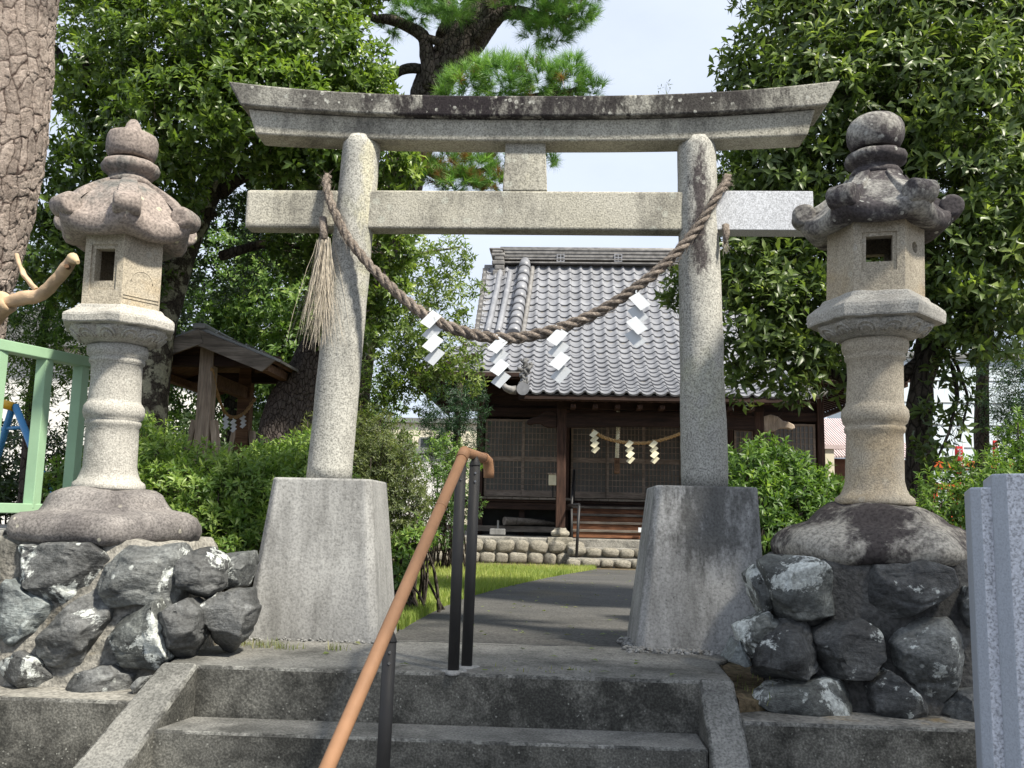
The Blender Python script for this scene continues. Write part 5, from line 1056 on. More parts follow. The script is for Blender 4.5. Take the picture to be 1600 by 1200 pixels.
# ------------------------------------------------------------------ vegetation
def unit(a): return a / (np.linalg.norm(a, axis=-1, keepdims=True) + 1e-9)
def leaves(name, pos, dr, k, L, W, mat, parent, seed, a0=35, a1=85, stem=.5, tone=None, tspread=.16, curl=.18, fold=.22):
    """k leaves whorled about each sprig; five points a leaf, folded along the midrib and curled at the tip"""
    rg = np.random.default_rng(seed); n = len(pos); dr = unit(dr)
    ref = unit(rg.normal(0, 1, (n, 3))); x = unit(np.cross(dr, ref)); y = np.cross(dr, x)
    ph = (np.arange(k)[None] * 2.4 + rg.uniform(0, 6.28, (n, 1)) + rg.normal(0, .25, (n, k)))
    fr = np.arange(k)[None] / max(1, k - 1); al = np.radians(a1 + (a0 - a1) * fr + rg.normal(0, 9, (n, k)))
    per = x[:, None] * np.cos(ph)[..., None] + y[:, None] * np.sin(ph)[..., None]
    l = unit(dr[:, None] * np.cos(al)[..., None] + per * np.sin(al)[..., None] + np.array([0, 0, -.12]))
    up = unit(dr[:, None] - l * np.sum(dr[:, None] * l, -1, keepdims=True) + rg.normal(0, .18, (n, k, 3))); s = np.cross(l, up)
    ll = L * rg.uniform(.55, 1.2, (n, k, 1)) * rg.uniform(.8, 1.15, (n, 1, 1)); ww = W * rg.uniform(.75, 1.15, (n, k, 1))
    b = pos[:, None] + dr[:, None] * (stem * L * (fr - .5))[..., None] + l * ll * .06
    mid = b + l * ll * .5 + up * ll * .05; f2 = fold * ww
    Lf = mid - s * ww * .5 + up * f2; Rt = mid + s * ww * .5 + up * f2; tip = b + l * ll - up * ll * curl
    v = np.stack([b, Lf, mid, Rt, tip], 2).reshape(-1, 3); m_ = n * k
    t = np.array([(0, 2, 1), (2, 4, 1), (0, 3, 2), (2, 3, 4)])[None] + np.arange(m_)[:, None, None] * 5
    tn = np.full((n, 1), .42) if tone is None else np.asarray(tone).reshape(n, 1)
    tn = np.clip(tn + rg.normal(0, tspread, (n, k)) + (fr - .5) * .18, 0, 1)
    o = from_arrays(name, v, t.reshape(-1, 3), mat, parent, False, {'tone': np.repeat(tn.reshape(-1), 5)}); o['kind'] = 'stuff'; return o
def clump(rg, c, r, n, shell=(.62, 1.05), up=.45, lump=.22, half=None):
    d = unit(rg.normal(0, 1, (n, 3))); r = np.array(r, float) * np.ones(3)
    bl = unit(rg.normal(0, 1, (7, 3))); f = 1 + lump * np.max(np.clip(d @ bl.T - .45, 0, 1) * 1.8, 1) - lump * .5
    q = np.array(c) + d * r * (rg.uniform(shell[0], shell[1], (n, 1)) * f[:, None]); dd = unit(d * (1 / r) * r.mean() + np.array([0, 0, up]) + rg.normal(0, .35, (n, 3)))
    return q, dd
def crown(name, parent, clumps, dens, k, L, W, mat, seed, up=.45, tone=.42, tv=.14, shell=(.62, 1.05), twig=.45, **kw):
    """clumps: (u, v, Y, radius m[, tone]) in photograph terms, turned into world positions"""
    rg = np.random.default_rng(seed); Q, D, T = [], [], []
    for c in clumps:
        cc = np.array(c[0] if hasattr(c[0], '__len__') else P(c[0], c[1], c[2])); r = np.array(c[3], float) * np.ones(3); n = max(8, int(dens * 4 * math.pi * (r.mean()) ** 2))
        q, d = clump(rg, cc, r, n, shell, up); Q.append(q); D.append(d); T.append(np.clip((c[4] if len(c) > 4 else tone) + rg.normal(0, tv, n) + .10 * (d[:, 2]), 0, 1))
    Q, D, T = np.concatenate(Q), np.concatenate(D), np.concatenate(T)
    if twig:
        ii = rg.choice(len(Q), int(len(Q) * twig), replace=False); fibres('twigs', Q[ii] - D[ii] * L * .2, -D[ii] + np.array([0, 0, -.25]), rg.uniform(1.5, 3.5, len(ii)) * L, .0022, M['bark_grey'], parent, .2, seed + 5, 3)
    return leaves(name, Q, D, k, L, W, mat, parent, seed + 1, tone=T, **kw)
def limbs(name, parent, paths, mat, n=10, res=14, noise=.012, nscale=9):
    m = MB()
    for pts, r0, r1 in paths:
        s = spline([tuple(p) for p in pts], res); m.tube(s.tolist(), [r0 + (r1 - r0) * t for t in np.linspace(0, 1, len(s))], n)
    return m.build(name, mat, parent, noise=noise, nscale=nscale)

# ---- big glossy broadleaf tree, left
t1 = thing('broadleaf_tree', (P(300, 700, 8.1).x, 8.1, gz(8)), 'large glossy-leaved evergreen tree behind the left lantern', 'tree')
fo = Vector((P(232, 700, 8.0).x, 8.0, gz(8) - .1))
limbs('trunk', t1, [([fo, P(240, 580, 8.0), P(268, 440, 8.1), P(310, 330, 8.2), P(360, 200, 8.1), P(400, -100, 7.9)], .16, .11)], M['bark_lichen'], 16, 24)
limbs('branch', t1, [([P(330, 340, 8.2), P(250, 240, 8.0), P(130, 130, 7.7), P(60, 40, 7.5)], .07, .03), ([P(340, 300, 8.2), P(430, 240, 7.9), P(560, 150, 7.6)], .08, .03), ([P(130, 130, 7.7), P(150, 60, 7.4), P(215, 15, 7.2)], .035, .015), ([P(130, 135, 7.6), P(170, 62, 7.3), P(235, 48, 7.1)], .028, .012),
                     ([P(360, 200, 8.1), P(300, 90, 7.8), P(240, -40, 7.6)], .07, .03), ([P(380, 100, 8.0), P(480, 0, 7.8), P(560, -100, 7.7)], .07, .03), ([P(345, 400, 8.2), P(430, 380, 8.6), P(520, 400, 8.9)], .05, .02)], M['bark_grey'])
cl = [(150, 110, 7.4, .50), (255, 95, 7.1, .55), (370, 70, 7.0, .60), (470, 75, 7.1, .52), (535, 125, 7.2, .42, .52), (570, 165, 7.2, .30, .55), (190, 215, 7.3, .46), (300, 190, 6.9, .52), (410, 175, 6.8, .50), (495, 215, 6.9, .42), (570, 245, 7.0, .36, .55), (612, 262, 7.1, .24, .55),
      (300, -60, 7.3, .7), (440, -90, 7.3, .7), (160, -60, 7.6, .6), (120, 300, 7.6, .5, .25), (110, 400, 7.7, .45, .2), (190, 440, 7.8, .4, .2), (250, 300, 7.2, .40, .4), (470, 265, 7.1, .30, .5), (540, 275, 7.0, .24, .5),
      (260, -220, 8.0, .9), (420, -260, 8.0, 1.0), (110, -200, 8.2, .8), (550, -60, 7.6, .42), (520, -20, 7.3, .36),
      (585, 330, 8.3, .26, .5), (615, 385, 8.2, .24, .55), (600, 445, 8.3, .26, .5), (560, 500, 8.4, .28, .45), (530, 430, 8.3, .30, .45), (505, 500, 8.5, .26, .4), (540, 350, 8.2, .28, .45), (470, 380, 8.4, .30, .35)]
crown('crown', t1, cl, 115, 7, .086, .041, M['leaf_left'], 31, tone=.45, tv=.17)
crown('inner_foliage', t1, [(330, 380, 8.9, .6, .1), (450, 350, 8.9, .55, .1), (200, 360, 8.7, .6, .1), (400, 280, 8.6, .6, .1), (250, 520, 9.3, .5, .1), (520, 330, 8.9, .4, .15)], 90, 6, .06, .027, M['leaf_dark'], 33)  # darker leaf colour paints the shade inside the crown

# ---- lighter trees behind the pavilion and in the centre
t2 = thing('broadleaf_tree', (P(380, 700, 13).x, 13.2, gz(13)), 'bright green tree behind the pavilion roof', 'tree')
limbs('trunk', t2, [([(P(360, 700, 13).x, 13.2, gz(13) - .1), P(370, 560, 13.2), P(390, 420, 13.2), P(400, 250, 13.2)], .18, .08)], M['bark_grey'])
crown('crown', t2, [(340, 440, 12.6, .8, .4), (430, 470, 12.4, .8, .55), (480, 420, 12.6, .7, .45), (400, 540, 12.8, .8, .35), (300, 520, 13, .8, .25), (480, 560, 12.4, .7, .4), (440, 370, 13, .8, .3), (520, 500, 12.6, .6, .4), (300, 600, 13.2, .7, .15), (450, 640, 13.2, .7, .2)], 75, 7, .10, .040, M['leaf_azalea'], 41, tv=.2)
t3 = thing('broadleaf_tree', (P(620, 760, 12).x, 12.2, gz(12)), 'airy yellow-green tree between the torii pillar and the hall roof', 'tree')
limbs('trunk', t3, [([(P(560, 800, 12.2).x, 12.2, gz(12) - .1), P(565, 640, 12.2), P(580, 520, 12.2), P(600, 420, 12.2), P(630, 300, 12.2)], .13, .05), ([P(580, 520, 12.2), P(650, 480, 11.9), P(730, 540, 11.6)], .05, .015), ([P(590, 440, 12.2), P(650, 400, 12.1), P(720, 385, 12)], .04, .012)], M['bark_lichen'])
crown('crown', t3, [(620, 400, 12, .45, .5), (680, 420, 11.9, .50, .5), (715, 400, 12.0, .25, .5), (640, 470, 11.8, .5, .5), (700, 480, 11.7, .42, .55), (610, 540, 11.6, .55, .45), (660, 560, 11.6, .5, .5), (700, 545, 11.5, .40, .6), (732, 580, 11.4, .22, .6), (600, 610, 11.8, .5, .25), (650, 520, 12, .5, .4), (745, 450, 12, .15, .5), (580, 480, 12, .4, .5), (690, 575, 11.5, .26, .6), (640, 590, 11.8, .4, .3), (740, 600, 11.4, .16, .6)], 46, 7, .085, .030, M['leaf_light'], 43, up=-.1, tv=.2, shell=(.4, 1.1))

# ---- pines
def pine_tufts(name, parent, clumps, per_m2, mat, seed, nl=.125, nn=64, wd=.0021):
    rg = np.random.default_rng(seed); Q, D, T = [], [], []
    for c in clumps:
        cc = np.array(P(c[0], c[1], c[2])); r = np.array(c[3], float) * np.ones(3) * np.array([1, 1, c[5] if len(c) > 5 else .62]); n = max(5, int(per_m2 * 12 * r.mean() ** 2))
        q, d = clump(rg, cc, r, n, (.6, 1.1), .9, .35); Q.append(q); D.append(d); T.append(np.where(rg.random(n) < (c[4] if len(c) > 4 else .06), .05, rg.uniform(.35, .95, n)))
    Q, D, T = np.concatenate(Q), np.concatenate(D), np.concatenate(T); n = len(Q); x = unit(np.cross(D, rg.normal(0, 1, D.shape))); y = np.cross(D, x)
    ph = rg.uniform(0, 6.28, (n, nn)); al = np.radians(rg.uniform(8, 75, (n, nn))); l = D[:, None] * np.cos(al)[..., None] + (x[:, None] * np.cos(ph)[..., None] + y[:, None] * np.sin(ph)[..., None]) * np.sin(al)[..., None]
    b = Q[:, None] + D[:, None] * rg.uniform(-.05, .03, (n, nn, 1)); ln = nl * rg.uniform(.7, 1.1, (n, nn, 1)); s = unit(np.cross(l, rg.normal(0, 1, l.shape))) * wd; tip = b + l * ln + np.array([0, 0, -.008])
    v = np.stack([b - s, b + s, tip], 2).reshape(-1, 3); t = np.arange(n * nn * 3).reshape(-1, 3)
    tn = np.clip(T[:, None] + np.where(T[:, None] < .1, rg.uniform(-.04, .04, (n, nn)), rg.normal(0, .12, (n, nn))), 0, 1); tn = np.where((T[:, None] > .1) & (tn < .14), .14, tn)
    o = from_arrays(name, v, t, mat, parent, False, {'tone': np.repeat(tn.reshape(-1), 3)}); o['kind'] = 'stuff'; return o
def trunk_plates(name, parent, pts, rads, mat, nu=150, nvv=360, cell=(17, 9), depth=.02, seed=1):
    """trunk whose bark is cut into raised plates"""
    s = spline([tuple(p) for p in pts], nvv); rr = np.interp(np.linspace(0, 1, nvv + 1), np.linspace(0, 1, len(rads)), rads); tg = unit(np.gradient(s, axis=0)); nv = np.array([1., 0, 0]); nrm = []
    for i in range(len(s)): nv = nv - tg[i] * nv.dot(tg[i]); nv = nv / np.linalg.norm(nv); nrm.append(nv)
    nrm = np.array(nrm); bi = np.cross(tg, nrm); ln = np.concatenate([[0], np.cumsum(np.linalg.norm(np.diff(s, axis=0), axis=1))])
    A, Z = np.meshgrid(np.linspace(0, 2 * np.pi, nu, endpoint=False), np.arange(nvv + 1)); a = A.ravel(); zi = Z.ravel()
    U = a / (2 * np.pi) * cell[0]; W_ = ln[zi] * cell[1] ; p = np.stack([np.cos(a) * 2.0, np.sin(a) * 2.0, ln[zi] * 6], 1)
    U = U + .6 * vnoise(p * 1.1, seed) + .25 * vnoise(p * 3.1 + 5, seed + 2) + .10 * vnoise(p * 8, seed + 3); W_ = W_ + .7 * vnoise(p * 1.1 + 40, seed + 1) + .3 * vnoise(p * 3.1 + 15, seed + 6) + .10 * vnoise(p * 8 + 9, seed + 4)
    def cells(cu_, cw_, sd):
        Us, Ws = U * cu_, W_ * cw_; nc = int(round(cell[0] * cu_)); f1 = np.full(len(a), 9.); f2 = np.full(len(a), 9.); iu, iw = np.floor(Us).astype(int), np.floor(Ws).astype(int); hh = np.zeros(len(a))
        for du in (-1, 0, 1):
            for dw in (-1, 0, 1):
                cu, cw = iu + du, iw + dw; h = (((cu % nc) * 7919 + cw * 104729 + sd * 31) * 2654435761) & 0xffffffff; jx = (h & 0xffff) / 65535.; jy = ((h >> 16) & 0xffff) / 65535.
                d = np.hypot(Us - cu - .1 - .8 * jx, (Ws - cw - .1 - .8 * jy)); nw = d < f1; f2 = np.where(nw, f1, np.minimum(f2, d)); hh = np.where(nw, jx, hh); f1 = np.where(nw, d, f1)
        return f2 - f1, hh
    g1, h1 = cells(.5, .42, seed); g2, h2 = cells(1, 1, seed + 4); wv = np.abs(vnoise(p * 2 + 77, seed + 9))
    e1 = np.clip(g1 / (.10 + .20 * wv), 0, 1); e2 = np.clip(g2 / (.12 + .25 * wv), 0, 1); fl = fbm(p * 4, 4, seed + 7)
    e = np.clip(np.minimum(e1, .30 + .70 * e2) - .15 * np.clip(fl, 0, 1), 0, 1); hh = .6 * h1 + .4 * h2
    h = (e1 ** .5 * (.6 + .4 * h1) * .75 + e2 ** .6 * (.3 + .7 * h2) * .5 + .22 * fl) * depth + .02 * fbm(p * .35, 3, seed)
    R = rr[zi] + h - depth * .5; v = s[zi] + (nrm[zi] * np.cos(a)[:, None] + bi[zi] * np.sin(a)[:, None]) * R[:, None]
    ii, jj = np.meshgrid(np.arange(nvv), np.arange(nu), indexing='ij'); q = np.stack([ii * nu + jj, ii * nu + (jj + 1) % nu, (ii + 1) * nu + (jj + 1) % nu, (ii + 1) * nu + jj], -1).reshape(-1, 4)
    return from_arrays(name, v, q, mat, parent, True, {'tone': e, 'plate': hh})
t4 = thing('pine_tree', (P(428, 720, 8.9).x, 8.9, gz(9)), 'leaning pine whose dark trunk and needles rise behind the torii beam', 'tree')
trunk_plates('trunk', t4, [(P(405, 800, 8.9).x, 8.9, gz(9) - .15), P(440, 690, 8.9), P(480, 590, 8.9), P(545, 470, 8.9), P(600, 360, 8.9), P(645, 230, 8.9), P(680, 125, 8.9), P(735, 55, 8.9), P(800, -40, 8.9), P(860, -160, 8.9)], [.27, .24, .225, .215, .21, .20, .185, .20, .17, .12], M['bark_dark'], 120, 420, (24, 12), .014, 5)
limbs('branch', t4, [([P(672, 140, 8.75), P(668, 90, 8.7), P(660, 55, 8.65), P(615, 32, 8.6), P(585, 28, 8.6), P(577, 18, 8.6)], .085, .035), ([P(662, 60, 8.65), P(690, 68, 8.6)], .05, .04), ([P(670, 110, 8.8), P(640, 108, 8.8), P(600, 125, 8.9), P(560, 128, 9)], .06, .04), ([P(740, 60, 8.8), P(790, 20, 8.7), P(860, 30, 8.6), P(910, 10, 8.5)], .09, .03), ([P(690, 60, 8.8), P(700, 10, 8.9), P(650, -20, 8.8)], .07, .03),
                     ([P(640, 250, 8.8), P(700, 275, 8.6), P(780, 255, 8.5)], .06, .02), ([P(675, 150, 8.8), P(740, 170, 8.5), P(840, 150, 8.3), P(910, 140, 8.2)], .07, .02)], M['bark_dark'], 12, 18, .02, 8)
pine_tufts('needles', t4, [(735, 125, 8.3, .22, .02, .7), (780, 120, 8.2, .28, .05, .7), (840, 125, 8.2, .26, .12, .75), (885, 128, 8.2, .22, .05, .7), (895, 105, 8.2, .10, .0, 1.6), (925, 135, 8.2, .14, .02, .7), (700, 145, 8.3, .10, 0, .7), (760, 100, 8.3, .12, 0, .8),
                           (655, 10, 8.6, .25, .03), (690, 0, 8.4, .28, .03), (620, -30, 8.6, .3), (740, 5, 9.3, .3, .0), (720, 40, 9.4, .2, 0), (830, 0, 8.5, .32, .04), (870, 20, 8.4, .26, .12), (905, 20, 8.4, .20, .08), (850, 50, 8.6, .22, .03), (800, -60, 8.5, .5), (900, -50, 8.4, .4), (610, 45, 8.7, .10),
                           (700, 255, 8.5, .20, .25), (745, 262, 8.4, .22, .35), (780, 250, 8.4, .16, .1), (675, 270, 8.5, .16, .3), (720, 285, 8.4, .22, .3), (770, 285, 8.4, .15, .2), (860, 245, 8.4, .12, 0)], 105, M['needle'], 51)
t7 = thing('pine_tree', (P(-70, 700, 5.3).x, 5.3, gz(5.3)), 'thick pine trunk with scaly reddish bark at the left edge', 'tree')
tk = trunk_plates('trunk', t7, [(P(-150, 980, 5.3).x, 5.3, gz(5.3) - .1), P(-128, 760, 5.3), P(-100, 560, 5.3), P(-72, 430, 5.3), P(-38, 300, 5.3), P(-18, 180, 5.3), P(-6, 60, 5.3), P(2, -60, 5.3), P(10, -250, 5.3)], [.36, .345, .335, .33, .33, .33, .335, .34, .34], M['bark_red'], 420, 1000, (52, 15), .017, 3)
limbs('branch', t7, [([P(5, -240, 5.3), P(60, -330, 5.0), P(160, -420, 4.8)], .12, .05), ([P(5, -240, 5.3), P(-60, -340, 5.6), P(-100, -420, 6)], .14, .06)], M['bark_dark'])
pine_tufts('needles', t7, [(60, -330, 5.0, .6), (160, -420, 4.8, .6), (-100, -420, 6, .7), (0, -420, 5.4, .7)], 25, M['needle'], 53)
t8 = thing('pruned_tree', (P(-60, 800, 4.9).x, 4.9, gz(4.9)), 'pruned smooth-barked tree with pale cut branch above the green fence', 'tree')
limbs('trunk', t8, [([(P(-70, 900, 4.9).x, 4.9, gz(4.9) - .1), P(-50, 700, 4.9), P(-42, 540, 4.9), P(-12, 488, 4.88), P(12, 470, 4.86)], .10, .062)], M['bark_pale'], 14, 20, .006, 14)
limbs('branch', t8, [([P(5, 474, 4.87), P(30, 468, 4.85), P(58, 462, 4.83), P(72, 455, 4.8), P(92, 434, 4.76), P(106, 414, 4.72), P(113, 405, 4.7)], .040, .029), ([P(56, 452, 4.83), P(42, 434, 4.85), P(32, 418, 4.88), P(27, 398, 4.9)], .016, .010)], M['bark_pale'], 18, 60, .007, 26)
a = P(113, 404, 4.7); MB().tube([a, P(122, 410, 4.66)], [.033, .010], 12).build('split_end', M['cut_wood'], t8); b_ = P(107, 418, 4.70); MB().tube([b_, b_ + Vector((.004, -.03, .0))], [.013, .011], 12).build('knot', M['brown_board'], t8)

# ---- big tree on the right
t5 = thing('broadleaf_tree', (P(1440, 780, 6.9).x, 6.9, gz(7)), 'large olive-green evergreen tree behind the right lantern', 'tree')
limbs('trunk', t5, [([(P(1428, 830, 6.9).x, 6.9, gz(7) - .1), P(1436, 700, 6.9), P(1440, 600, 6.9), P(1450, 500, 7.0), P(1440, 350, 7.1), P(1400, 150, 7.1), P(1390, -100, 7.1)], .105, .05), ([P(1442, 600, 6.9), P(1465, 545, 6.8), P(1510, 500, 6.9), P(1570, 420, 7)], .07, .03)], M['bark_grey'], 14, 24)
limbs('branch', t5, [([P(1445, 560, 6.95), P(1380, 600, 6.9), P(1300, 585, 6.9), P(1220, 540, 6.9), P(1150, 500, 6.9)], .055, .018), ([P(1445, 480, 7.0), P(1340, 400, 7.1), P(1200, 300, 7.1)], .05, .018), ([P(1440, 400, 7.0), P(1520, 280, 7), P(1580, 150, 7)], .05, .02), ([P(1420, 250, 7.1), P(1300, 130, 7.1), P(1200, 80, 7.1)], .05, .018), ([P(1300, 590, 6.9), P(1260, 570, 6.8), P(1240, 540, 6.7)], .02, .01),
                     ([P(1470, 545, 6.8), P(1495, 600, 6.6), P(1480, 680, 6.5), P(1450, 740, 6.5)], .02, .006), ([P(1490, 560, 6.7), P(1510, 620, 6.6), P(1500, 690, 6.6)], .014, .005)], M['bark_grey'])
cl = [(1180, 120, 6.9, .30), (1230, 60, 6.8, .42), (1330, 40, 6.7, .55), (1450, 50, 6.6, .60), (1560, 60, 6.7, .5), (1280, 160, 6.6, .50), (1400, 140, 6.5, .5), (1500, 170, 6.4, .55), (1590, 200, 6.6, .5), (1150, 150, 7.0, .15), (1190, 270, 6.9, .34), (1270, 270, 6.7, .42), (1200, 250, 6.6, .3),
      (1530, 290, 6.4, .5), (1600, 340, 6.5, .45), (1500, 400, 6.5, .45), (1560, 440, 6.4, .45), (1160, 400, 6.8, .30), (1210, 430, 6.7, .36), (1180, 490, 6.7, .34), (1250, 500, 6.7, .34), (1230, 560, 6.7, .28), (1160, 555, 6.8, .22), (1290, 420, 6.8, .4), (1100, 445, 7.2, .22), (1070, 450, 7.3, .18),
      (1480, 490, 6.5, .28), (1545, 510, 6.4, .26), (1250, -60, 7, .6), (1380, -100, 7, .8), (1520, -80, 7, .8), (1650, 0, 7, .8), (1680, 200, 7, .7), (1450, -250, 7.2, 1.0), (1600, -250, 7.2, 1.0), (1300, -230, 7.2, .9), (1250, 340, 6.9, .42), (1340, 300, 7.0, .5), (1160, 320, 6.9, .3), (1320, 560, 7.0, .3),
      (1490, 665, 6.6, .10, .1), (1460, 705, 6.6, .12, .05), (1508, 615, 6.5, .09, .2), (1452, 640, 6.7, .07, .1), (1480, 580, 6.6, .10, .1), (1240, 610, 6.7, .10, .6), (1160, 605, 6.75, .10, .5)]  # lowest tones paint the hanging twigs by the lantern as shadowed
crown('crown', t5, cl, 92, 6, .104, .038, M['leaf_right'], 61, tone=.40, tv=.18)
crown('inner_foliage', t5, [(1400, 250, 7.5, .8, .1), (1300, 400, 7.5, .7, .1), (1500, 350, 7.4, .7, .1), (1230, 200, 7.4, .5, .1), (1210, 400, 7.4, .5, .1), (1400, 480, 7.5, .5, .1), (1500, 150, 7.4, .8, .1), (1300, 540, 7.4, .35, .1)], 60, 6, .08, .03, M['leaf_dark'], 63)  # inner leaves coloured dark for the shaded interior of this crown

# ---- street tree outside the frame whose shade lies on the steps
ts = thing('street_tree', (5.2, -.4, 0), 'evergreen street tree right of the steps, outside the view, shading them', 'tree')
limbs('trunk', ts, [([(5.2, -.4, -.05), (5.15, -.35, 2), (5.0, -.3, 4), (4.9, -.2, 6.5)], .16, .06), ([(5.1, -.35, 3), (4.3, -.1, 4.5), (3.7, .3, 5.6)], .06, .02)], M['bark_grey'])
crown('crown', ts, [((x - .1, y - .9, z), 0, 0, r, .4) for x, y, z, r in ((3.6, 1.6, 5.6, .8), (4.1, .9, 6.2, .9), (4.6, 1.4, 6.9, .9), (4.4, .2, 5.6, .8), (5.2, .6, 7.4, 1.0), (3.5, .9, 5.0, .7), (4.0, 1.9, 6.4, .8), (5.4, 1.2, 6.2, .9), (4.9, .1, 6.8, .9), (5.0, 1.9, 7.4, .9), (5.8, .9, 8.2, .9), (3.4, 2.0, 4.6, .6), (4.2, .8, 8.0, .9), (4.8, .4, 8.9, .9), (3.7, 1.4, 7.4, .8), (4.7, 1.4, 8.7, .9), (5.5, .6, 9.6, 1.0), (3.4, 1.2, 6.6, .7))], 15, 6, .12, .045, M['leaf_right'], 67)

# ---- conifer and bushes on the right
t6 = thing('conifer_tree', (P(1535, 760, 12).x, 12, gz(12)), 'soft dark conifer at the right edge behind the granite pillar', 'tree')
limbs('trunk', t6, [([(P(1535, 800, 12).x, 12, gz(12) - .1), P(1534, 700, 12), P(1535, 600, 12), P(1540, 400, 12), P(1545, 200, 12)], .105, .05)], M['bark_grey'])
crown('crown', t6, [(1580, 470, 11.6, .55), (1600, 540, 11.5, .6), (1570, 600, 11.5, .45), (1610, 650, 11.4, .5), (1560, 400, 11.8, .5), (1640, 600, 11.5, .7), (1650, 450, 11.8, .8), (1580, 660, 11.4, .3, .2)], 70, 9, .075, .012, M['leaf_conifer'], 65, up=0, tv=.2)
def bush(name, loc, lab, clumps, dens, k, L, W, mat, seed, stems=True, **kw):
    b = thing(name, loc, lab, 'bush'); crown('foliage', b, clumps, dens, k, L, W, mat, seed, **kw)
    if stems:
        rg = random.Random(seed); m = MB()
        for c in clumps:
            q = P(c[0], c[1], c[2])
            for _ in range(7):
                f = Vector((q.x + rg.uniform(-.25, .25), q.y + rg.uniform(-.1, .3), gz(q.y) - .05)); e = q + Vector((rg.uniform(-1, 1), rg.uniform(-1, 1), rg.uniform(-.4, .8))) * (c[3] if not hasattr(c[3], '__len__') else c[3][0]) * .8
                m.tube(spline([f, f.lerp(e, .5) + Vector((rg.uniform(-.06, .06), rg.uniform(-.06, .06), 0)), e], 6).tolist(), [.014, .012, .010, .009, .008, .006, .004], 5)
        m.build('stems', M['bark_grey'], b)
    return b
bush('azalea_hedge', (P(350, 800, 5.7).x, 5.7, gz(5.7)), 'clipped azalea hedge between the left lantern and the torii pillar',
     [(245, 738, 5.6, .24), (300, 758, 5.7, .26), (360, 766, 5.7, .26), (415, 764, 5.7, .25), (460, 755, 5.8, .24), (260, 775, 5.45, .26), (320, 780, 5.5, .27), (380, 780, 5.5, .27), (440, 780, 5.6, .25), (490, 760, 5.8, .26), (330, 835, 5.4, .24), (380, 840, 5.4, .20), (350, 865, 5.2, .12), (270, 830, 5.4, .2), (230, 705, 5.9, .22), (420, 738, 6.1, .22), (480, 725, 6.1, .22)], 260, 8, .054, .018, M['leaf_azalea'], 71, tone=.78, tv=.2, a0=20, a1=80, shell=(.55, 1.05))
bush('azalea_bush', (P(95, 800, 4.9).x, 4.9, gz(4.9)), 'azalea twigs between the green fence and the left lantern', [(95, 760, 4.85, .13), (120, 745, 4.9, .13), (85, 785, 4.75, .10), (125, 790, 4.8, .10)], 260, 8, .052, .018, M['leaf_azalea'], 72, tone=.5, tv=.2, a0=20, a1=80)
bush('rounded_bush', (P(590, 850, 7).x, 7, gz(7)), 'rounded dull green clipped bush behind the left torii footing',
     [(560, 740, 6.9, .34), (600, 745, 6.7, .32), (590, 700, 6.9, .28), (610, 800, 6.6, .30), (560, 690, 7.1, .3), (600, 855, 6.5, .25), (540, 780, 6.8, .35), (630, 790, 6.8, .20), (520, 700, 7, .3)], 380, 8, .036, .011, M['leaf_dull'], 73, tone=.45, tv=.2, a0=25, a1=80, shell=(.6, 1.03))
bush('leafy_plant', (P(632, 880, 6.3).x, 6.3, gz(6.3)), 'dark leafy plant at the foot of the rounded bush', [(628, 880, 6.2, .10, .3), (640, 850, 6.4, .12, .6), (655, 835, 6.5, .10, .6), (620, 905, 6.1, .06, .3)], 200, 7, .06, .022, M['leaf_azalea'], 74)
bush('azalea_bush', (P(1210, 800, 5.9).x, 5.9, gz(5.9)), 'dark green azalea bush between the right torii pillar and the lantern',
     [(1165, 745, 5.8, .20), (1200, 740, 5.9, .22), (1245, 760, 5.9, .22), (1285, 785, 5.9, .17), (1180, 800, 5.6, .22), (1230, 810, 5.7, .24), (1275, 825, 5.7, .18), (1300, 780, 6, .12), (1215, 850, 5.5, .2), (1150, 760, 6, .2)], 250, 8, .058, .021, M['leaf_azalea'], 75, tone=.30, tv=.18, a0=20, a1=80, shell=(.55, 1.05))
bush('azalea_bush', (P(1500, 800, 6).x, 6, gz(6)), 'azalea bush between the right lantern and the granite pillar',
     [(1460, 775, 5.9, .15), (1500, 755, 6, .17), (1540, 745, 6, .15), (1580, 730, 6.1, .17), (1620, 730, 6, .2), (1560, 770, 5.7, .22), (1600, 690, 6.2, .22), (1640, 760, 5.8, .25), (1480, 815, 5.8, .17), (1530, 800, 5.8, .2), (1450, 800, 5.7, .10)], 250, 8, .045, .016, M['leaf_azalea'], 76, tone=.42, tv=.2, a0=20, a1=80, shell=(.4, 1.05))
# ---- small conifer and bush beside the hall
t9 = thing('conifer_tree', (P(700, 850, 16.2).x, 16.2, gz(16)), 'dark drooping conifer beside the left corner of the hall', 'tree')
limbs('trunk', t9, [([(P(712, 860, 16.2).x, 16.2, gz(16) - .1), P(712, 740, 16.2), P(716, 640, 16.2), P(722, 560, 16.2)], .10, .04)], M['bark_grey'])
crown('crown', t9, [(700, 640, 15.9, .45, .2), (730, 650, 16, .4, .15), (680, 670, 15.8, .35, .25), (710, 690, 15.8, .5, .2), (735, 620, 16.2, .35, .1), (665, 645, 15.9, .2, .2), (690, 710, 15.7, .4, .2)], 60, 9, .09, .016, M['leaf_conifer'], 77, up=-.4)
bush('round_bush', (P(695, 850, 15).x, 15, gz(15)), 'bright-topped bush beside the hall, behind the handrail', [(690, 720, 15, .42, .5), (715, 735, 15, .4, .4), (680, 770, 14.8, .42, .2), (712, 790, 14.8, .42, .1), (690, 820, 14.7, .4, .1)], 70, 7, .07, .026, M['leaf_azalea'], 78)
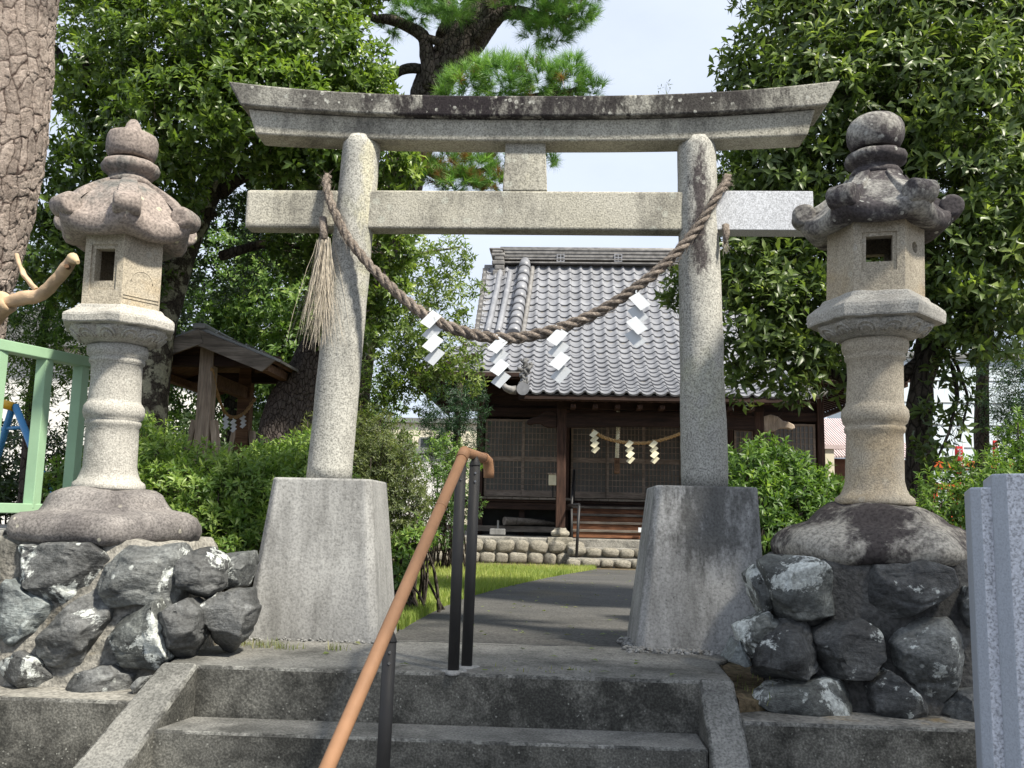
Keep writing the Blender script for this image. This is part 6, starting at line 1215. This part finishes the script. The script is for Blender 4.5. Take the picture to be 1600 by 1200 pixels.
# ---- screen of shrubs and trees behind the fence on the left
t10 = thing('broadleaf_tree', (P(60, 800, 10.5).x, 10.5, gz(10.5)), 'thin willowy tree behind the green fence with bright gaps', 'tree')
limbs('trunk', t10, [([(P(40, 850, 10.5).x, 10.5, gz(10.5) - .1), P(45, 700, 10.5), P(60, 560, 10.5), P(90, 420, 10.5)], .10, .04)], M['bark_grey'])
crown('crown', t10, [(60, 480, 10.2, .6, .3), (120, 500, 10.3, .55, .35), (20, 520, 10, .5, .35), (90, 560, 10.2, .45, .4), (40, 590, 10.1, .35, .5), (130, 590, 10.3, .4, .4), (100, 430, 10.6, .8, .2), (-20, 430, 10, .8, .2), (190, 560, 10.4, .5, .25), (60, 620, 10.2, .25, .5)], 55, 7, .09, .020, M['leaf_azalea'], 79, up=-.8, tv=.2, shell=(.3, 1.05))
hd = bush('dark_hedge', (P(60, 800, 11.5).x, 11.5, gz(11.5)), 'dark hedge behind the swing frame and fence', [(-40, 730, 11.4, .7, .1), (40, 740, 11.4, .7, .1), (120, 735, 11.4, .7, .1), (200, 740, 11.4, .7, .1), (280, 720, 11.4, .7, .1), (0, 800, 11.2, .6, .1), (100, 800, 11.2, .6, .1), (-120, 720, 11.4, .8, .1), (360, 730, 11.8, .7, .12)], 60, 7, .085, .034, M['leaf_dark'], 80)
hd2 = bush('back_hedge', (P(470, 760, 14).x, 14, gz(14)), 'green hedge behind the pavilion and the rounded bush', [(420, 690, 14, .8, .3), (500, 690, 14, .8, .3), (570, 680, 14, .7, .3), (340, 690, 14, .8, .25), (540, 620, 14.2, .7, .3), (610, 720, 14.2, .45, .3), (450, 760, 13.8, .8, .2), (560, 760, 13.8, .7, .2)], 48, 7, .09, .036, M['leaf_azalea'], 81, tone=.3)
c = P(1042, 148, 4.66); wd_ = thing('weed_sprig', c, 'tiny weed growing on top of the torii beam', 'weed')
fibres('stems', np.array([list(c)] * 5), np.array([[-.5, 0, 1], [-.2, 0, 1], [.1, .1, 1], [.3, 0, 1], [-.9, 0, .7]]), np.array([.05, .06, .07, .05, .06]), .0012, M['weed'], wd_, .05, 3)
leaves('leaf_tuft', np.array([list(c + Vector(q)) for q in ((.006, 0, .06), (.012, 0, .05), (-.03, 0, .035), (-.045, 0, .03))]), np.tile([.1, 0, 1.0], (4, 1)), 4, .022, .006, M['leaf_dull'], wd_, 96)
# ---- grass by the path, weeds on the landing
def blades(name, pts, h0, h1, wd, mat, seed, lab, lean=.35):
    rg = np.random.default_rng(seed); pts = np.array(pts); n = len(pts); a = rg.uniform(0, 6.28, n); d = np.stack([np.cos(a), np.sin(a), np.zeros(n)], 1); s = np.stack([-np.sin(a), np.cos(a), np.zeros(n)], 1)
    h = rg.uniform(h0, h1, (n, 1)); l = rg.uniform(0, lean, (n, 1)) * h; w_ = wd * rg.uniform(.6, 1.2, (n, 1)); mid = pts + np.array([0, 0, 1]) * h * .6 + d * l * .4; tip = pts + np.array([0, 0, 1]) * h + d * l * 1.4
    v = np.stack([pts - s * w_, pts + s * w_, mid - s * w_ * .7, mid + s * w_ * .7, tip], 1).reshape(-1, 3); t = np.array([(0, 1, 3), (0, 3, 2), (2, 3, 4)])[None] + np.arange(n)[:, None, None] * 5
    tn = np.clip(.55 + .25 * vnoise(pts * np.array([1.2, .8, 0]), seed) + rg.normal(0, .18, n), 0, 1); o = from_arrays(name, v, t.reshape(-1, 3), mat, None, False, {'tone': np.repeat(tn, 5)}); return tag(o, lab, 'grass', None, 'stuff')
rg = np.random.default_rng(90); pts = []
lx = lambda y: float(np.interp(y, L_path[:, 1], L_path[:, 0]))
while len(pts) < 52000:
    y = 5.2 + (17.5 - 5.2) * rg.random(4000) ** 1.25; x0 = np.interp(y, L_path[:, 1], L_path[:, 0]); x = x0 + .02 - np.abs(rg.random(4000)) ** 1.4 * np.where(y < 9, 1.5, 4.0)
    pts += [(a, b, gz(b)) for a, b in zip(x, y)]
blades('grass', pts, .03, .085, .0035, M['grass'], 91, 'sunlit yellow-green grass along the left of the path')
pts = []
for (u, v, sp, n) in ((415, 1012, .06, 60), (450, 1014, .04, 40), (525, 1016, .03, 40), (400, 1008, .05, 60)):
    c = P(u, v, 4.35); q = Vector((0, 0, CZ)) + (c - Vector((0, 0, CZ))) * ((ZL - CZ) / (c.z - CZ)); pts += [(q.x + rg.normal(0, sp), q.y + rg.normal(0, .02), ZL) for _ in range(n)]
for _ in range(60): pts.append((rg.uniform(XR + .18, XR + .33), rg.uniform(3.75, 4.1), ZL - .10 + rg.uniform(0, .08)))
for _ in range(150): pts.append((rg.uniform(-2.9, -2.5), rg.uniform(4.4, 5.2), 1.1))
blades('weeds', pts, .012, .045, .0018, M['weed'], 92, 'dry and green weeds in the cracks of the landing', .8)
c = P(800, 1035, 3.9)
pts = [(x, y, ZL + .002) for x, y in zip(rg.uniform(-.25, .15, 40), rg.uniform(3.78, 3.9, 40))]; blades('weed_sprouts', pts, .004, .02, .002, M['weed'], 93, 'tiny weed sprouts in the middle of the landing', .8)
# fallen leaves and needles
Q = [(rg.uniform(-.6, 2.6), 5 + 12 * rg.random() ** 1.3, 0) for _ in range(260)] + [(rg.uniform(-1.35, .5), rg.uniform(3.75, 4.5), 0) for _ in range(22)]; Q = np.array([(x, y, max(gz(y) + .007, ZL + .003 if y < 4.6 else 0)) for x, y, _ in Q])
tag(leaves('fallen_leaves', Q, np.tile([0, 0, 1.0], (len(Q), 1)) + rg.normal(0, .12, (len(Q), 3)), 1, .05, .022, M['weed'], None, 95, 82, 90, 0, curl=.05, fold=.1), 'dry leaves scattered over the path and landing', 'leaves', None, 'stuff')
# soil spilled beside the right side wall
m = MB(); pr = [(XR + .14, 3.9), (XR + .16, 3.74), (XR + .27, 3.80), (XR + .33, 4.1), (.95, 4.5), (.75, 4.48)]
vs = [(x, y, z) for (x, y), z in zip(pr, (.915, .87, .86, .90, .935, .943))]; tag(MB().add(vs + [(x, y, .8) for x, y in pr], [(0, 1, 2, 3, 4, 5)] + [(i, i + 6, (i + 1) % 6 + 6, (i + 1) % 6) for i in range(6)]).build('earth_bank', M['soil']), 'patch of bare earth beside the right side wall of the steps', 'earth', kind='structure')

# ------------------------------------------------------------------ buildings in the background
def house(name, lab, x0, x1, y0, y1, z0, z1, wall, roofm, roof='flat', lines=0, windows=()):
    h = thing(name, ((x0 + x1) / 2, y0, z0), lab, 'building'); wl_ = MB().box((x0, y0, z0), (x1, y1, z1)).build('wall', wall, h)
    if roof == 'flat': MB().box((x0 - .15, y0 - .15, z1 + .002), (x1 + .15, y1 + .15, z1 + .2)).build('roof', roofm, h)
    else: MB().prism([(x0 - .4, z1 + .002), (x1 + .4, z1 + .002), ((x0 + x1) / 2, z1 + .25 * (x1 - x0))], y0 - .4, y1 + .4).build('roof', roofm, h)
    for k in range(lines): z = z0 + (z1 - z0) * (k + 1) / (lines + 1); MB().box((x0 - .01, y0 - .025, z - .012), (x1 + .01, y0 - .001, z + .012)).build('siding_batten', roofm, wl_)
    for (a, b_, c, d) in windows:
        f = MB().box((a, y0 - .06, c), (b_, y0 - .001, d)).build('window', M['grey_roof'], h); MB().box((a + .06, y0 - .075, c + .06), (b_ - .06, y0 - .061, d - .06)).build('pane', M['window_dark'], f)
    return h
a, b_ = P(600, 660, 38), P(690, 660, 38); w0 = P(656, 683, 38); w1 = P(700, 720, 38)
house('house', 'cream sided house far behind the rounded bush', a.x - 4, b_.x + 1.5, 38, 44, 0, a.z, M['cream_wall'], M['grey_roof'], 'flat', 0, ((w0.x, w1.x, w1.z, w0.z),))
a, b_ = P(560, 742, 30), P(690, 742, 30); MB(); house('shed', 'low white shed beyond the rounded bush', a.x, b_.x, 30, 33, .5, P(620, 708, 30).z, M['white_wall'], M['grey_roof'])
a, b_ = P(-60, 600, 22), P(220, 600, 22); house('house', 'white house glimpsed through the foliage behind the fence', a.x, b_.x, 22, 29, .5, P(60, 545, 22).z, M['white_wall'], M['grey_roof'], 'gable')
a, b_ = P(1395, 700, 34), P(1600, 700, 34); house('house', 'pale blue sided building far behind the right lantern', a.x, b_.x, 34, 42, .3, P(1480, 560, 34).z, M['blue_wall'], M['grey_roof'], 'flat', 8)
# outbuilding beside the hall with a pink sheet roof and a white door
ob = thing('outbuilding', (P(1305, 760, 25).x, 25, .6), 'brown outbuilding with pinkish sheet roof right of the hall', 'building')
a, b_ = P(1270, 716, 25), P(1420, 716, 25); MB().box((a.x, 25, .6), (b_.x, 29, a.z)).build('wall', M['brown_wall'], ob)
zr = P(1300, 655, 28).z
rf = MB(); nC = 44
for k in range(nC):
    xa2 = a.x - .3 + (b_.x - a.x + .6) * k / nC; xb2 = xa2 + (b_.x - a.x + .6) / nC * .55; rf.add([(xa2, 24.7, a.z + .0), (xb2, 24.7, a.z), (xb2, 28.2, zr), (xa2, 28.2, zr), (xa2, 24.7, a.z + .05), (xb2, 24.7, a.z + .05), (xb2, 28.2, zr + .05), (xa2, 28.2, zr + .05)], [(0, 3, 2, 1), (4, 5, 6, 7), (0, 1, 5, 4), (1, 2, 6, 5), (2, 3, 7, 6), (3, 0, 4, 7)])
rf.add([(a.x - .3, 24.72, a.z + .02), (b_.x + .3, 24.72, a.z + .02), (b_.x + .3, 28.2, zr + .02), (a.x - .3, 28.2, zr + .02)], [(0, 1, 2, 3)])
rf.build('sheet_roof', M['pink_roof'], ob)
a, b_ = P(1281, 702, 24), P(1302, 760, 24); dr_ = MB().box((a.x, 23.9, .6), (b_.x, 23.98, a.z)).build('door', M['white_wall'], ob); MB().box((b_.x - .22, 23.86, .6), (b_.x, 23.899, a.z)).build('door_frame', M['cream_wall'], dr_); q = P(1318, 702, 23.9); MB().box((a.x, 23.8, a.z + .002), (q.x, 23.99, a.z + .10)).build('canopy', M['pink_roof'], ob)
# vermilion fence, small gate and banners on the far right
vt = thing('vermilion_torii', (P(1480, 760, 13.5).x, 13.5, gz(13.5)), 'small vermilion gate behind the right lantern', 'torii')
a, b_ = P(1440, 725, 13.5), P(1524, 725, 13.5); MB().box((a.x - .15, 13.42, a.z - .07), (b_.x + 1.4, 13.58, a.z + .05)).build('top_beam', M['vermilion'], vt, .01); MB().box((a.x, 13.45, a.z - .36), (b_.x + 1.2, 13.55, a.z - .27)).build('tie_beam', M['vermilion'], vt, .01)
for x in (P(1437, 740, 13.5).x, P(1437, 740, 13.5).x + .55, P(1437, 740, 13.5).x + 1.3, P(1437, 740, 13.5).x + 1.9): MB().tube([(x, 13.5, gz(13.5) - .05), (x, 13.5, a.z - .07)], .06, 12).build('pillar', M['vermilion'], vt)
for k in range(9): x = a.x - .05 + k * .22; MB().box((x - .03, 13.47, gz(13.5)), (x + .03, 13.53, a.z - .36)).build('fence_bar', M['vermilion'], vt)
for (u0, u1, v0, v1, lab) in ((1492, 1508, 697, 790, 'red cloth banner with white characters beyond the vermilion gate'), (1551, 1563, 688, 790, 'narrow red cloth banner right of the conifer trunk')):
    a, b_ = P(u0, v0, 12.8), P(u1, v1, 12.8); bn = thing('banner', (a.x, 12.8, gz(12.8)), lab, 'banner'); n = 8; vs = []
    for k in range(n + 1):
        z = a.z + (b_.z - a.z) * k / n; w_ = .015 * math.sin(k * 1.1); vs += [(a.x, 12.8 + w_, z), (b_.x, 12.8 - w_, z), (b_.x, 12.804 - w_, z), (a.x, 12.804 + w_, z)]
    MB().add(vs, [(k * 4 + i, k * 4 + 4 + i, k * 4 + 4 + (i + 1) % 4, k * 4 + (i + 1) % 4) for k in range(n) for i in range(4)]).build('cloth', M['red_cloth'], bn); MB().tube([(b_.x + .01, 12.81, gz(12.8)), (b_.x + .01, 12.81, a.z + .1)], .012, 8).build('pole', M['paper'], bn)
    m = MB(); cw = (b_.x - a.x); 
    for k in range(4):                  # brush characters, only strokes can be made out
        zc = a.z - .09 - k * .17
        for (x0_, x1_, d0, d1) in ((.2, .8, .05, .035), (.25, .75, .01, -.002), (.15, .85, -.03, -.045), (.46, .56, .06, -.06)): m.box((a.x + cw * x0_, 12.772, zc + min(d0, d1)), (a.x + cw * x1_, 12.776 + .001 * k, zc + max(d0, d1)))
    m.build('lettering', M['paper'], bn)
# distant tree line closing the horizon
rg = np.random.default_rng(99); Q = []
for k in range(5200):
    x = rg.uniform(-70, 70); Q.append((x, 62 + rg.uniform(-3, 3), rg.uniform(0, 3.2 + 1.2 * math.sin(x * .21) + .8 * math.sin(x * .63))))
tl = leaves('far_trees', np.array(Q), np.random.default_rng(5).normal(0, 1, (5200, 3)) + np.array([0, -.6, .6]), 8, .6, .3, M['leaf_dark'], None, 98); tag(tl, 'distant dark tree line on the horizon', 'trees', kind='stuff')
